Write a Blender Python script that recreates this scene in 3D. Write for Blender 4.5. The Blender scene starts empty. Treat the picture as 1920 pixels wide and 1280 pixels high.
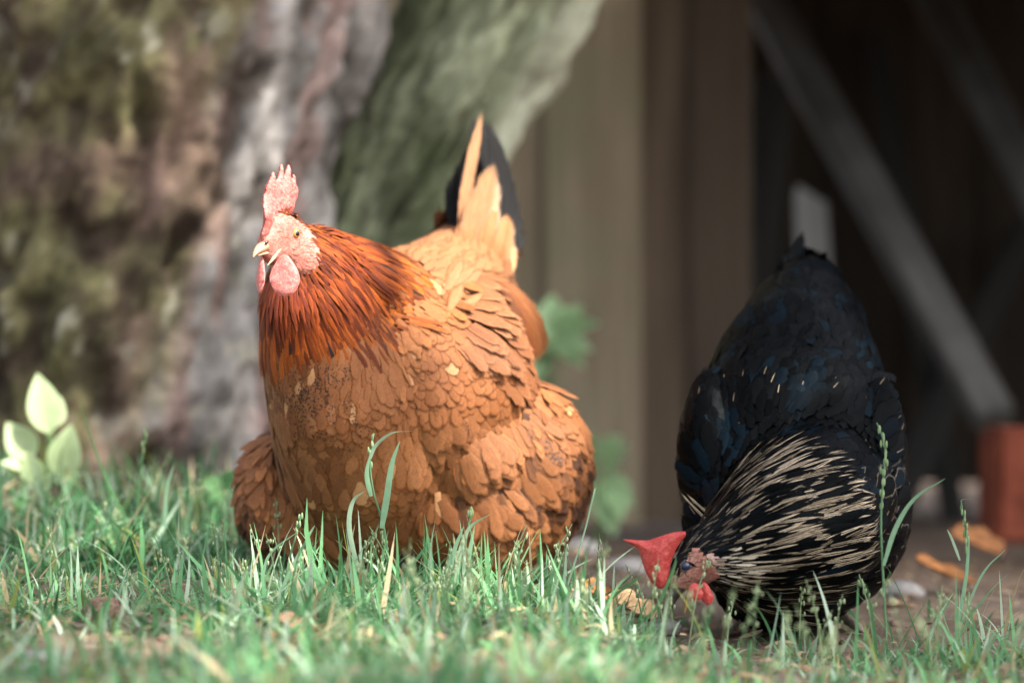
import bpy, math, random
import numpy as np
from mathutils import Vector, Matrix, Quaternion

R = math.radians
rng = np.random.default_rng(11)
random.seed(11)
scene = bpy.context.scene
COL = scene.collection

# ------------------------------------------------------------------ camera, sky, sun, exposure
FOC, CAM_Z = 100.0, 0.26
FPX = FOC / 36.0 * 1920.0
HY = 606.0
cam = bpy.data.cameras.new("camera")
cam_o = bpy.data.objects.new("camera", cam)
COL.objects.link(cam_o)
cam_o.location = (0, 0, CAM_Z)
cam_o.rotation_euler = (R(90), 0, 0)
cam.lens = FOC
cam.sensor_width = 36.0
cam.shift_y = -(640.0 - HY) / 1920.0
cam.clip_end = 400
cam.clip_start = 0.05
cam.dof.use_dof = True
cam.dof.focus_distance = 2.60
cam.dof.aperture_fstop = 2.7
cam.dof.aperture_blades = 0
scene.camera = cam_o

SUN = Vector((0.46, -0.40, 0.79)).normalized()      # towards the sun
world = bpy.data.worlds.new("World")
scene.world = world
world.use_nodes = True
wn = world.node_tree
bg = wn.nodes['Background']
sky = wn.nodes.new('ShaderNodeTexSky')
sky.sky_type = 'NISHITA'
sky.sun_disc = False
sky.sun_elevation = math.asin(SUN.z)
sky.sun_rotation = math.atan2(SUN.x, SUN.y)
sky.dust_density = 4.0
sky.ozone_density = 0.3
hsv = wn.nodes.new('ShaderNodeHueSaturation')      # thin bright cloud: the sky is paler than a clear one
hsv.inputs['Saturation'].default_value = 0.45
wn.links.new(sky.outputs[0], hsv.inputs['Color'])
wn.links.new(hsv.outputs[0], bg.inputs[0])
bg.inputs[1].default_value = 0.15
sun = bpy.data.lights.new("sun", 'SUN')
sun.energy = 4.6
sun.angle = R(0.5)
sun.color = (1.0, 0.93, 0.82)
sun_o = bpy.data.objects.new("sun", sun)
COL.objects.link(sun_o)
sun_o.rotation_euler = SUN.to_track_quat('Z', 'Y').to_euler()
scene.view_settings.view_transform = 'Standard'
scene.view_settings.look = 'None'
scene.view_settings.exposure = 1.45
scene.cycles.max_bounces = 7
scene.cycles.transparent_max_bounces = 16

# ------------------------------------------------------------------ helpers
def at(px, py, d):
    """a world point d metres in front of the camera"""
    return np.array([(px - 960.0) / FPX * d, d, CAM_Z - (py - HY) / FPX * d])

def smooth(x, a, b):
    t = np.clip((np.asarray(x, float) - a) / (b - a), 0, 1)
    return t * t * (3 - 2 * t)

def norm(v):
    v = np.asarray(v, float)
    return v / (np.linalg.norm(v, axis=-1, keepdims=True) + 1e-12)

def _hash(i, j, k, s):
    h = (i * 374761393 + j * 668265263 + k * 2147483647 + s * 1274126177) & 0xffffffff
    h = ((h ^ (h >> 13)) * 1274126177) & 0xffffffff
    h = (h ^ (h >> 16)) & 0xffffffff
    return h / 4294967295.0

def vnoise(p, s=0):
    p = np.asarray(p, float)
    i = np.floor(p).astype(np.int64)
    f = p - i
    f = f * f * (3 - 2 * f)
    r = 0
    for a in (0, 1):
        for b in (0, 1):
            for c in (0, 1):
                w = (f[..., 0] if a else 1 - f[..., 0]) * (f[..., 1] if b else 1 - f[..., 1]) * (f[..., 2] if c else 1 - f[..., 2])
                r = r + w * _hash(i[..., 0] + a, i[..., 1] + b, i[..., 2] + c, s)
    return r

def fbm(p, s=0, o=4):
    r, a, t = 0, 0.5, 0
    p = np.asarray(p, float)
    for k in range(o):
        r = r + a * vnoise(p * (2.03 ** k) + k * 7.1, s + k)
        t += a
        a *= 0.5
    return r / t

def lerp(a, b, t):
    a, b, t = np.asarray(a, float), np.asarray(b, float), np.asarray(t, float)
    if t.ndim == 1 and a.ndim >= 1 and a.shape[-1] in (3, 4):
        t = t[:, None]
    return a + (b - a) * t

def mesh_np(name, V, F, uv=None, attrs=None, smooth_shade=True, vn=None):
    """V (n,3); F (m,k) equal-sized faces or a list of arrays"""
    V = np.asarray(V, np.float32)
    Fs = F if isinstance(F, list) else [F]
    Fs = [np.asarray(f, np.int32) for f in Fs if len(f)]
    me = bpy.data.meshes.new(name)
    me.vertices.add(len(V))
    me.vertices.foreach_set('co', V.ravel())
    loops = np.concatenate([f.ravel() for f in Fs])
    sizes = np.concatenate([np.full(len(f), f.shape[1], np.int32) for f in Fs])
    starts = np.concatenate([[0], np.cumsum(sizes)[:-1]]).astype(np.int32)
    me.loops.add(len(loops))
    me.loops.foreach_set('vertex_index', loops)
    me.polygons.add(len(sizes))
    me.polygons.foreach_set('loop_start', starts)
    me.polygons.foreach_set('loop_total', sizes)
    if smooth_shade:
        me.polygons.foreach_set('use_smooth', np.ones(len(sizes), bool))
    if uv is not None:
        l = me.uv_layers.new(name='UVMap')
        l.data.foreach_set('uv', np.asarray(uv, np.float32)[loops].ravel())
    for k, a in (attrs or {}).items():
        at_ = me.attributes.new(k, 'FLOAT_COLOR', 'POINT')
        a = np.asarray(a, np.float32)
        if a.shape[1] == 3:
            a = np.concatenate([a, np.ones((len(a), 1), np.float32)], 1)
        at_.data.foreach_set('color', a.ravel())
    me.update(calc_edges=True)
    if vn is not None:
        me.normals_split_custom_set_from_vertices(np.asarray(vn, np.float32).tolist())
    return me

def empty(name, loc, label, cat, group=None):
    o = bpy.data.objects.new(name, None)
    o.empty_display_size = 0.05
    o.location = loc
    o['label'] = label
    o['category'] = cat
    if group:
        o['group'] = group
    COL.objects.link(o)
    return o

def wloc(o):
    p = np.zeros(3)
    while o is not None:
        p += np.array(o.location)
        o = o.parent
    return p

def obj(name, me, mats, parent=None, origin=None, label=None, cat=None, group=None, kind=None):
    """link a mesh given in world coordinates; its origin goes to `origin`"""
    org = np.array(origin) if origin is not None else (np.zeros(3) if parent is None else wloc(parent))
    if np.abs(org).max() > 0:
        me.transform(Matrix.Translation(Vector(-org)))
    o = bpy.data.objects.new(name, me)
    for m in (mats if isinstance(mats, (list, tuple)) else [mats]):
        me.materials.append(m)
    o.parent = parent
    o.location = org - (wloc(parent) if parent is not None else 0)
    if label: o['label'] = label
    if cat: o['category'] = cat
    if group: o['group'] = group
    if kind: o['kind'] = kind
    COL.objects.link(o)
    return o

def copy_tree(o, loc, rotz=0, scale=1, label=None):
    c = o.copy()
    COL.objects.link(c)
    c.location = loc
    c.rotation_euler = (0, 0, rotz)
    c.scale = (scale,) * 3
    if label:
        c['label'] = label
    for ch in list(o.children):
        d = ch.copy()
        COL.objects.link(d)
        d.parent = c
    return c

def join(parts):
    """[(V, F quads, uv, attrs)] -> one"""
    Vs, Fs, Us, n = [], [], [], 0
    At = {}
    for V, F, uv, a in parts:
        Vs.append(V); Fs.append(np.asarray(F) + n); Us.append(uv)
        for k, x in a.items():
            At.setdefault(k, []).append(x)
        n += len(V)
    return (np.concatenate(Vs), np.concatenate(Fs),
            np.concatenate(Us) if Us[0] is not None else None,
            {k: np.concatenate(x) for k, x in At.items()})

def grid_faces(nr, nc, wrap=False):
    f = []
    cc = nc if wrap else nc - 1
    i = np.arange(nr - 1)[:, None]
    j = np.arange(cc)[None, :]
    j2 = (j + 1) % nc
    return np.stack([i * nc + j, i * nc + j2, (i + 1) * nc + j2, (i + 1) * nc + j], -1).reshape(-1, 4)

def tube(pts, rad, n=8, flat=1.0):
    """tapered tube along points"""
    pts = np.asarray(pts, float)
    rad = np.broadcast_to(np.asarray(rad, float), (len(pts),))
    tan = norm(np.gradient(pts, axis=0))
    ref = np.array([0.13, 1, 0.21])
    A = norm(np.cross(tan, ref)); B = np.cross(tan, A)
    th = np.linspace(0, 2 * np.pi, n, endpoint=False)
    V = pts[:, None] + rad[:, None, None] * (A[:, None] * np.cos(th)[None, :, None] + B[:, None] * np.sin(th)[None, :, None] * flat)
    V = V.reshape(-1, 3)
    F = grid_faces(len(pts), n, True)
    V = np.concatenate([V, pts[:1], pts[-1:]])
    a, b = len(V) - 2, len(V) - 1
    j = np.arange(n); j2 = (j + 1) % n
    last = (len(pts) - 1) * n
    caps = np.concatenate([np.stack([j2, j, np.full(n, a), np.full(n, a)], 1)[:, :3],
                           np.stack([last + j, last + j2, np.full(n, b)], 1)])
    return V, F, caps

def tubes_mesh(name, specs):
    Vs, Q, T, n = [], [], [], 0
    for V, F, c in specs:
        Vs.append(V); Q.append(F + n); T.append(c + n); n += len(V)
    return mesh_np(name, np.concatenate(Vs), [np.concatenate(Q), np.concatenate(T)])

def curve(pts, n=12):
    """Catmull-Rom through points"""
    p = np.asarray(pts, float)
    p = np.concatenate([[2 * p[0] - p[1]], p, [2 * p[-1] - p[-2]]])
    out = []
    m = len(p) - 3
    for t in np.linspace(0, m, n):
        i = min(int(t), m - 1); f = t - i
        a, b, c, d = p[i:i + 4]
        out.append(0.5 * (2 * b + (c - a) * f + (2 * a - 5 * b + 4 * c - d) * f ** 2 + (3 * b - 3 * c + d - a) * f ** 3))
    return np.array(out)

def sphere(c, r, axes=None, nu=24, nv=14):
    """ellipsoid as V, F (quads, pinched poles)"""
    r = np.broadcast_to(np.asarray(r, float), (3,))
    th = np.linspace(0, 2 * np.pi, nu, endpoint=False)
    ph = np.linspace(0.02, np.pi - 0.02, nv)
    P = np.stack([np.sin(ph)[:, None] * np.cos(th), np.sin(ph)[:, None] * np.sin(th), np.cos(ph)[:, None] * np.ones(nu)], -1).reshape(-1, 3)
    P = P * r
    if axes is not None:
        P = P @ np.asarray(axes)
    V = P + np.asarray(c)
    return V, grid_faces(nv, nu, True)

def box_bm(sx, sy, sz, bev=0.004):
    import bmesh
    bm = bmesh.new()
    bmesh.ops.create_cube(bm, size=1)
    bmesh.ops.scale(bm, vec=(sx, sy, sz), verts=bm.verts)
    bmesh.ops.bevel(bm, geom=bm.edges[:], offset=bev, segments=2, affect='EDGES')
    return bm

# ------------------------------------------------------------------ materials
def mat(name, rough=0.7, spec=0.3):
    m = bpy.data.materials.new(name)
    m.use_nodes = True
    nt = m.node_tree
    b = nt.nodes['Principled BSDF']
    b.inputs['Roughness'].default_value = rough
    b.inputs['Specular IOR Level'].default_value = spec
    return m, nt, b

def N(nt, t, **kw):
    n = nt.nodes.new(t)
    for k, v in kw.items():
        setattr(n, k, v)
    return n

def mathn(nt, op, a, b=None, c=None, clamp=False):
    n = nt.nodes.new('ShaderNodeMath')
    n.operation = op
    n.use_clamp = clamp
    for i, x in enumerate((a, b, c)):
        if x is None: continue
        if isinstance(x, (int, float)): n.inputs[i].default_value = x
        else: nt.links.new(x, n.inputs[i])
    return n.outputs[0]

def mixc(nt, f, a, b, mode='MIX'):
    n = nt.nodes.new('ShaderNodeMix')
    n.data_type = 'RGBA'
    n.blend_type = mode
    for s, x in ((n.inputs[0], f), (n.inputs[6], a), (n.inputs[7], b)):
        if isinstance(x, (int, float)): s.default_value = x
        elif isinstance(x, tuple): s.default_value = (*x, 1) if len(x) == 3 else x
        else: nt.links.new(x, s)
    return n.outputs[2]

def mrange(nt, x, a, b, c=0.0, d=1.0):
    n = nt.nodes.new('ShaderNodeMapRange')
    n.interpolation_type = 'SMOOTHSTEP'
    nt.links.new(x, n.inputs[0])
    for i, v in enumerate((a, b, c, d)):
        n.inputs[i + 1].default_value = v
    return n.outputs[0]

def noise(nt, vec, scale, detail=4, rough=0.6):
    n = nt.nodes.new('ShaderNodeTexNoise')
    n.inputs['Scale'].default_value = scale
    n.inputs['Detail'].default_value = detail
    n.inputs['Roughness'].default_value = rough
    if vec is not None: nt.links.new(vec, n.inputs['Vector'])
    return n.outputs[0]

def bump(nt, b, h, strength=0.4, dist=0.002):
    n = nt.nodes.new('ShaderNodeBump')
    n.inputs['Strength'].default_value = strength
    n.inputs['Distance'].default_value = dist
    nt.links.new(h, n.inputs['Height'])
    nt.links.new(n.outputs[0], b.inputs['Normal'])

def feather_mat(name, rough=0.55, spec=0.3, sheen=0.25, contrast=0.35, gloss_tint=None, fringe=0.70):
    m, nt, b = mat(name, rough, spec)
    A = N(nt, 'ShaderNodeAttribute', attribute_name='cA')
    B = N(nt, 'ShaderNodeAttribute', attribute_name='cB')
    uv = N(nt, 'ShaderNodeUVMap', uv_map='UVMap')
    sep = N(nt, 'ShaderNodeSeparateXYZ')
    nt.links.new(uv.outputs[0], sep.inputs[0])
    rndn = N(nt, 'ShaderNodeAttribute', attribute_name='cR')
    rs = N(nt, 'ShaderNodeSeparateColor')
    nt.links.new(rndn.outputs['Color'], rs.inputs[0])
    u = mathn(nt, 'ABSOLUTE', mathn(nt, 'MULTIPLY_ADD', sep.outputs[0], 2.0, -1.0))
    v = sep.outputs[1]
    # barbs: streaks that run outward and towards the tip
    bco = mathn(nt, 'SUBTRACT', v, mathn(nt, 'MULTIPLY', u, rs.outputs[1]))
    cmb = N(nt, 'ShaderNodeCombineXYZ')
    nt.links.new(mathn(nt, 'MULTIPLY', bco, 30.0), cmb.inputs[0])
    nt.links.new(mathn(nt, 'MULTIPLY', sep.outputs[0], 5.0), cmb.inputs[1])
    nt.links.new(mathn(nt, 'MULTIPLY', rs.outputs[0], 91.0), cmb.inputs[2])
    bn = noise(nt, cmb.outputs[0], 1.0, 3, 0.6)
    # edge zone
    wob = mathn(nt, 'MULTIPLY_ADD', bn, 0.30, -0.15)
    tt = mathn(nt, 'DIVIDE', mathn(nt, 'SUBTRACT', v, 0.62), 0.385, clamp=True)
    t2 = mathn(nt, 'MULTIPLY', tt, tt)
    rim = mathn(nt, 'SQRT', mathn(nt, 'ADD', t2, mathn(nt, 'MULTIPLY', mathn(nt, 'MULTIPLY', u, u), mathn(nt, 'SUBTRACT', 1.0, t2))))
    e1 = mathn(nt, 'ADD', rim, wob)
    # cB alpha: how far in the edge colour reaches (0 = thin rim, 1 = all)
    st = mathn(nt, 'SUBTRACT', 1.0, B.outputs['Alpha'])
    ed = mathn(nt, 'DIVIDE', mathn(nt, 'SUBTRACT', e1, st), 0.16, clamp=True)
    c = mixc(nt, ed, A.outputs['Color'], B.outputs['Color'])
    # dark flecks and mottling (cR blue)
    geo = N(nt, 'ShaderNodeTexCoord')
    fl = mathn(nt, 'GREATER_THAN', mathn(nt, 'MULTIPLY_ADD', noise(nt, geo.outputs['Object'], 420.0, 3, 0.6), 1.0, mathn(nt, 'MULTIPLY', bn, 0.25)),
               mathn(nt, 'SUBTRACT', 1.02, mathn(nt, 'MULTIPLY', rs.outputs[2], 0.41)))
    c = mixc(nt, mathn(nt, 'MULTIPLY', fl, 0.85), c, (0.02, 0.014, 0.012))
    # barb streak contrast
    k = mathn(nt, 'MULTIPLY_ADD', mrange(nt, bn, 0.25, 0.75), contrast, 1.0 - contrast * 0.6)
    cc = N(nt, 'ShaderNodeCombineColor')
    for i in range(3): nt.links.new(k, cc.inputs[i])
    c = mixc(nt, 1.0, c, cc.outputs[0], 'MULTIPLY')
    # shaft (cA alpha)
    sh = mathn(nt, 'MULTIPLY', mathn(nt, 'LESS_THAN', u, 0.04), mathn(nt, 'MULTIPLY', A.outputs['Alpha'], mathn(nt, 'LESS_THAN', mathn(nt, 'ABSOLUTE', mathn(nt, 'SUBTRACT', v, 0.74)), 0.2)))
    c = mixc(nt, sh, c, B.outputs['Color'])
    nt.links.new(c, b.inputs['Base Color'])
    b.inputs['Sheen Weight'].default_value = sheen
    b.inputs['Sheen Roughness'].default_value = 0.5
    if gloss_tint:
        b.inputs['Specular Tint'].default_value = (*gloss_tint, 1)
    bump(nt, b, bn, 0.6, 0.0006)
    # frayed rim: the barbs part near the edge
    fr = mathn(nt, 'ADD', rim, mathn(nt, 'MULTIPLY_ADD', bn, 0.62, -0.31))
    nt.links.new(mrange(nt, fr, fringe, 1.0, 1.0, 0.0), b.inputs['Alpha'])
    return m

def skin_mat(name, ca, cb, scale=260, rough=0.5, bstr=0.7, sss=0.12):
    m, nt, b = mat(name, rough, 0.35)
    tc = N(nt, 'ShaderNodeTexCoord')
    n = noise(nt, tc.outputs['Object'], scale, 3, 0.6)
    n2 = noise(nt, tc.outputs['Object'], scale * 0.2, 3, 0.6)
    c = mixc(nt, mrange(nt, n, 0.3, 0.7), ca, cb)
    c = mixc(nt, mrange(nt, n2, 0.42, 0.70, 0, 0.5), c, (ca[0] * 0.85, ca[1] * 0.45, ca[2] * 0.45))
    nt.links.new(c, b.inputs['Base Color'])
    b.inputs['Subsurface Weight'].default_value = sss
    b.inputs['Subsurface Radius'].default_value = (0.004, 0.0012, 0.0008)
    b.inputs['Subsurface Scale'].default_value = 1.0
    bump(nt, b, n, bstr, 0.0012)
    return m

def plain(name, c, rough=0.6, spec=0.3, var=0.25, scale=60, bs=0.2):
    m, nt, b = mat(name, rough, spec)
    tc = N(nt, 'ShaderNodeTexCoord')
    n = noise(nt, tc.outputs['Object'], scale, 4, 0.6)
    lo = tuple(x * (1 - var) for x in c); hi = tuple(min(1, x * (1 + var)) for x in c)
    nt.links.new(mixc(nt, mrange(nt, n, 0.3, 0.7), lo, hi), b.inputs['Base Color'])
    if bs: bump(nt, b, n, bs, 0.002)
    return m

def attr_mat(name, rough=0.7, spec=0.25, trans=0.0, var=0.25, scale=400, bs=0.0, attr='cA'):
    m, nt, b = mat(name, rough, spec)
    A = N(nt, 'ShaderNodeAttribute', attribute_name=attr)
    tc = N(nt, 'ShaderNodeTexCoord')
    n = noise(nt, tc.outputs['Object'], scale, 3, 0.6)
    k = mathn(nt, 'MULTIPLY_ADD', n, 2 * var, 1 - var)
    cc = N(nt, 'ShaderNodeCombineColor')
    for i in range(3): nt.links.new(k, cc.inputs[i])
    c = mixc(nt, 1.0, A.outputs['Color'], cc.outputs[0], 'MULTIPLY')
    nt.links.new(c, b.inputs['Base Color'])
    if bs: bump(nt, b, n, bs, 0.004)
    if trans:
        t = N(nt, 'ShaderNodeBsdfTranslucent')
        mx = N(nt, 'ShaderNodeMixShader')
        mx.inputs[0].default_value = trans
        nt.links.new(c, t.inputs[0])
        nt.links.new(b.outputs[0], mx.inputs[1]); nt.links.new(t.outputs[0], mx.inputs[2])
        nt.links.new(mx.outputs[0], nt.nodes['Material Output'].inputs[0])
    return m

def wood_mat(name, ca, cb, stain=None, rough=0.85):
    m, nt, b = mat(name, rough, 0.2)
    tc = N(nt, 'ShaderNodeTexCoord')
    oi = N(nt, 'ShaderNodeObjectInfo')
    mp = N(nt, 'ShaderNodeMapping')
    mp.inputs['Scale'].default_value = (40, 40, 2.2)
    nt.links.new(tc.outputs['Object'], mp.inputs[0])
    ad = N(nt, 'ShaderNodeVectorMath', operation='ADD')
    nt.links.new(mp.outputs[0], ad.inputs[0])
    mul = N(nt, 'ShaderNodeVectorMath', operation='SCALE')
    nt.links.new(oi.outputs['Random'], mul.inputs['Scale']); mul.inputs[0].default_value = (91, 37, 53)
    nt.links.new(mul.outputs[0], ad.inputs[1])
    n = noise(nt, ad.outputs[0], 1.0, 5, 0.65)
    c = mixc(nt, mrange(nt, n, 0.3, 0.7), ca, cb)
    if stain:
        n2 = noise(nt, tc.outputs['Object'], 5.0, 3, 0.6)
        c = mixc(nt, mrange(nt, n2, 0.4, 0.7, 0, 0.7), c, stain)
    hs = N(nt, 'ShaderNodeHueSaturation')
    nt.links.new(mathn(nt, 'MULTIPLY_ADD', oi.outputs['Random'], 0.6, 0.7), hs.inputs['Value'])
    nt.links.new(c, hs.inputs['Color'])
    nt.links.new(hs.outputs[0], b.inputs['Base Color'])
    bump(nt, b, n, 0.5, 0.004)
    return m

M = {}
M['feather'] = feather_mat('russet feathers', 0.62, 0.2, 0.03, 0.5)
M['black_feather'] = feather_mat('black feathers', 0.34, 0.03, 0.0, 0.7, (0.7, 0.85, 0.95), 0.74)
M['under_red'] = plain('russet down', (0.16, 0.055, 0.016), 0.9, 0.1)
M['under_black'] = plain('black down', (0.008, 0.009, 0.011), 0.9, 0.1)
M['face'] = skin_mat('pink face skin', (0.42, 0.125, 0.095), (0.50, 0.235, 0.185), 420)
M['comb'] = skin_mat('pink comb skin', (0.45, 0.105, 0.092), (0.53, 0.235, 0.20), 380)
M['wattle'] = skin_mat('pink wattle skin', (0.55, 0.135, 0.12), (0.60, 0.26, 0.225), 700, 0.5, 0.4)
M['lobe'] = skin_mat('pale ear lobe skin', (0.66, 0.45, 0.36), (0.72, 0.60, 0.50), 300)
M['beak'] = plain('horn beak', (0.52, 0.30, 0.185), 0.4, 0.5, 0.15, 90, 0.1)
M['shank'] = plain('yellow leg scales', (0.55, 0.32, 0.13), 0.6, 0.3, 0.3, 250, 0.5)
M['iris'] = plain('orange iris', (0.50, 0.22, 0.055), 0.15, 0.6, 0.2, 900, 0)
M['pupil'] = plain('black pupil', (0.006, 0.006, 0.008), 0.08, 0.6, 0, 10, 0)
M['face_dark'] = skin_mat('brown pink face skin', (0.22, 0.085, 0.065), (0.40, 0.20, 0.16), 420)
M['comb_red'] = skin_mat('red comb skin', (0.36, 0.034, 0.034), (0.50, 0.085, 0.072), 450, 0.42, 0.35)
M['lobe_dark'] = skin_mat('grey pink ear lobe skin', (0.30, 0.15, 0.13), (0.52, 0.36, 0.32), 500, 0.4)
M['beak_dark'] = plain('dark horn beak', (0.03, 0.026, 0.024), 0.3, 0.5, 0.4, 200, 0.1)
M['beak_edge'] = plain('yellow horn', (0.35, 0.22, 0.08), 0.4, 0.4, 0.3, 200, 0.1)
M['shank_dark'] = plain('slate leg scales', (0.22, 0.19, 0.15), 0.6, 0.3, 0.3, 250, 0.5)
M['grass'] = attr_mat('grass blades', 0.6, 0.15, 0.34, 0.2, 150)
M['weed'] = attr_mat('weed leaves', 0.45, 0.4, 0.35, 0.25, 60)
M['crown'] = attr_mat('tree leaves', 0.5, 0.3, 0.25, 0.2, 30)
M['bark'] = attr_mat('mossy bark', 0.9, 0.15, 0, 0.5, 70, 0.8)
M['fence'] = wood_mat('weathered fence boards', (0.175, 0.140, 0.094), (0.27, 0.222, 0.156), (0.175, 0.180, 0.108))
M['fence_shade_mid'] = wood_mat('brown boards with painted shade', (0.078, 0.057, 0.039), (0.135, 0.100, 0.070))  # brown wood, darkened to stand in for part of the shade
M['fence_shade_deep'] = wood_mat('fence boards with deep painted shade', (0.034, 0.025, 0.018), (0.062, 0.046, 0.033))  # dark tone stands in for the shade next to the lean-to
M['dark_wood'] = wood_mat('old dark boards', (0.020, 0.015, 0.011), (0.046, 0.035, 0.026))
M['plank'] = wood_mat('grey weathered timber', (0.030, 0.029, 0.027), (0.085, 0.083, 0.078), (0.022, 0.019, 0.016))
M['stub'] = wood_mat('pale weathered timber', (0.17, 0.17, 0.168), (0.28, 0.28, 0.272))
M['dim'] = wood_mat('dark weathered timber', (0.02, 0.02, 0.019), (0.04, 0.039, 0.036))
M['brick'] = plain('red brick', (0.17, 0.046, 0.026), 0.9, 0.15, 0.3, 25, 0.4)
M['stone'] = plain('pale stone', (0.25, 0.24, 0.23), 0.85, 0.2, 0.3, 60, 0.5)
M['chip'] = wood_mat('brown bark chip', (0.19, 0.10, 0.06), (0.34, 0.20, 0.13))
M['leaf_dry'] = plain('dry orange leaf', (0.28, 0.12, 0.045), 0.7, 0.25, 0.4, 120, 0.3)
M['straw'] = plain('dry straw', (0.55, 0.46, 0.28), 0.6, 0.3, 0.2, 90, 0.1)

# ------------------------------------------------------------------ ground
def gz(x, y):
    x = np.asarray(x, float); y = np.asarray(y, float)
    z = -0.036 * smooth(x, 0.02, 0.20) * smooth(y, 1.5, 2.3)
    z = z - 0.064 * smooth(y, 3.0, 4.4)
    z = z + 0.10 * np.exp(-((x + 0.62) ** 2 / 0.16 + (y - 3.55) ** 2 / 0.28))
    p = np.stack([x * 6, y * 6, np.zeros_like(x)], -1)
    z = z + 0.016 * (fbm(p, 3) - 0.5) + 0.010 * (fbm(p * 4.2, 9, 3) - 0.5)
    return z

def make_ground():
    xs = np.unique(np.concatenate([np.linspace(-120, -2, 24), np.linspace(-2, 2, 201), np.linspace(2, 120, 24)]))
    ys = np.unique(np.concatenate([np.linspace(-120, 1, 24), np.linspace(1, 5, 201), np.linspace(5, 160, 24)]))
    X, Y = np.meshgrid(xs, ys)
    V = np.stack([X, Y, gz(X, Y)], -1).reshape(-1, 3)
    m, nt, b = mat('trodden earth', 0.95, 0.1)
    tc = N(nt, 'ShaderNodeTexCoord')
    n1 = noise(nt, tc.outputs['Object'], 9, 5, 0.65)
    n2 = noise(nt, tc.outputs['Object'], 130, 4, 0.7)
    c = mixc(nt, mrange(nt, n1, 0.3, 0.7), (0.15, 0.105, 0.078), (0.27, 0.21, 0.165))
    c = mixc(nt, mrange(nt, n2, 0.45, 0.75, 0, 0.8), c, (0.08, 0.052, 0.036))
    c = mixc(nt, mrange(nt, n2, 0.3, 0.15, 0, 0.6), c, (0.36, 0.30, 0.25))
    nt.links.new(c, b.inputs['Base Color'])
    bump(nt, b, n2, 0.9, 0.008)
    obj('ground', mesh_np('ground', V, grid_faces(len(ys), len(xs))), m, kind='structure')
make_ground()

def clods():
    V0, F0 = sphere((0, 0, 0), 1, nu=8, nv=6)
    parts = []
    n = 900
    x = rng.uniform(-0.9, 0.9, n); y = rng.uniform(1.9, 4.0, n)
    for i in range(n):
        r = 0.002 + 0.007 * rng.random() ** 3
        P = V0 * np.array([1, rng.uniform(.7, 1), rng.uniform(.5, .8)]) * r
        P = P * (0.75 + 0.5 * vnoise(V0 * 1.7 + i * 3.3, 5))[:, None]
        a = rng.uniform(0, 6.28); ca, sa = math.cos(a), math.sin(a)
        P = P @ np.array([[ca, sa, 0], [-sa, ca, 0], [0, 0, 1]])
        parts.append((P + np.array([x[i], y[i], float(gz(x[i], y[i])) + r * 0.25]), F0, None,
                      {'cA': np.tile(lerp((0.10, 0.065, 0.045), (0.28, 0.21, 0.16), rng.random()), (len(V0), 1))}))
    V, F, _, a = join(parts)
    obj('soil_crumbs', mesh_np('soil_crumbs', V, F, None, a), attr_mat('soil crumbs', 0.95, 0.1, 0, 0.35, 300, 0.6), kind='stuff')
clods()

# ------------------------------------------------------------------ the old tree
tree = empty('old_tree', (-0.42, 3.72, 0.05), 'massive old forked tree with rough mossy bark rising behind the russet hen', 'tree')

def bark_tube(axis, rad, nth, nz, seed, flare=0.0):
    axis = np.asarray(axis, float); t = np.linspace(0, 1, len(axis))
    tt = np.linspace(0, 1, nz)
    C = np.stack([np.interp(tt, t, axis[:, k]) for k in range(3)], -1)
    for _ in range(6):
        C[1:-1] = (C[:-2] + 2 * C[1:-1] + C[2:]) / 4
    r0 = np.interp(tt, t, rad)
    th = np.linspace(0, 2 * np.pi, nth, endpoint=False)
    TH, ZZ = np.meshgrid(th, C[:, 2])
    c, s = np.cos(TH), np.sin(TH)
    lean = C[:, 0][:, None] * 0
    q = np.stack([c * 1.4, s * 1.4, ZZ * 0.9], -1)
    warp = fbm(q * 1.5 + 3, seed, 3) - 0.5
    lob = 0.10 * (vnoise(np.stack([c * 1.6, s * 1.6, ZZ * 0.8], -1), seed + 1) - 0.5) * 2
    ridge = fbm(np.stack([c * 5.5 + warp * 2, s * 5.5 + warp, ZZ * 6.0], -1), seed + 2, 4)
    furrow = -np.abs(ridge - 0.5) * 2
    lump = fbm(np.stack([c * 7, s * 7, ZZ * 12], -1), seed + 7, 4) - 0.5
    fine = fbm(np.stack([c * 18, s * 18, ZZ * 22], -1), seed + 9, 3) - 0.5
    fl = flare * np.exp(-(ZZ - ZZ.min()) / 0.14) * (1 + 0.5 * np.cos(TH * 5 + seed) )
    rr = r0[:, None] * (1 + lob + fl) + 0.060 * (furrow + 0.25) + 0.075 * lump + 0.026 * fine
    V = np.stack([C[:, 0][:, None] + rr * c, C[:, 1][:, None] + rr * s, ZZ], -1).reshape(-1, 3)
    return V, grid_faces(nz, nth, True), ridge.ravel(), lump.ravel(), TH.ravel()

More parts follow.
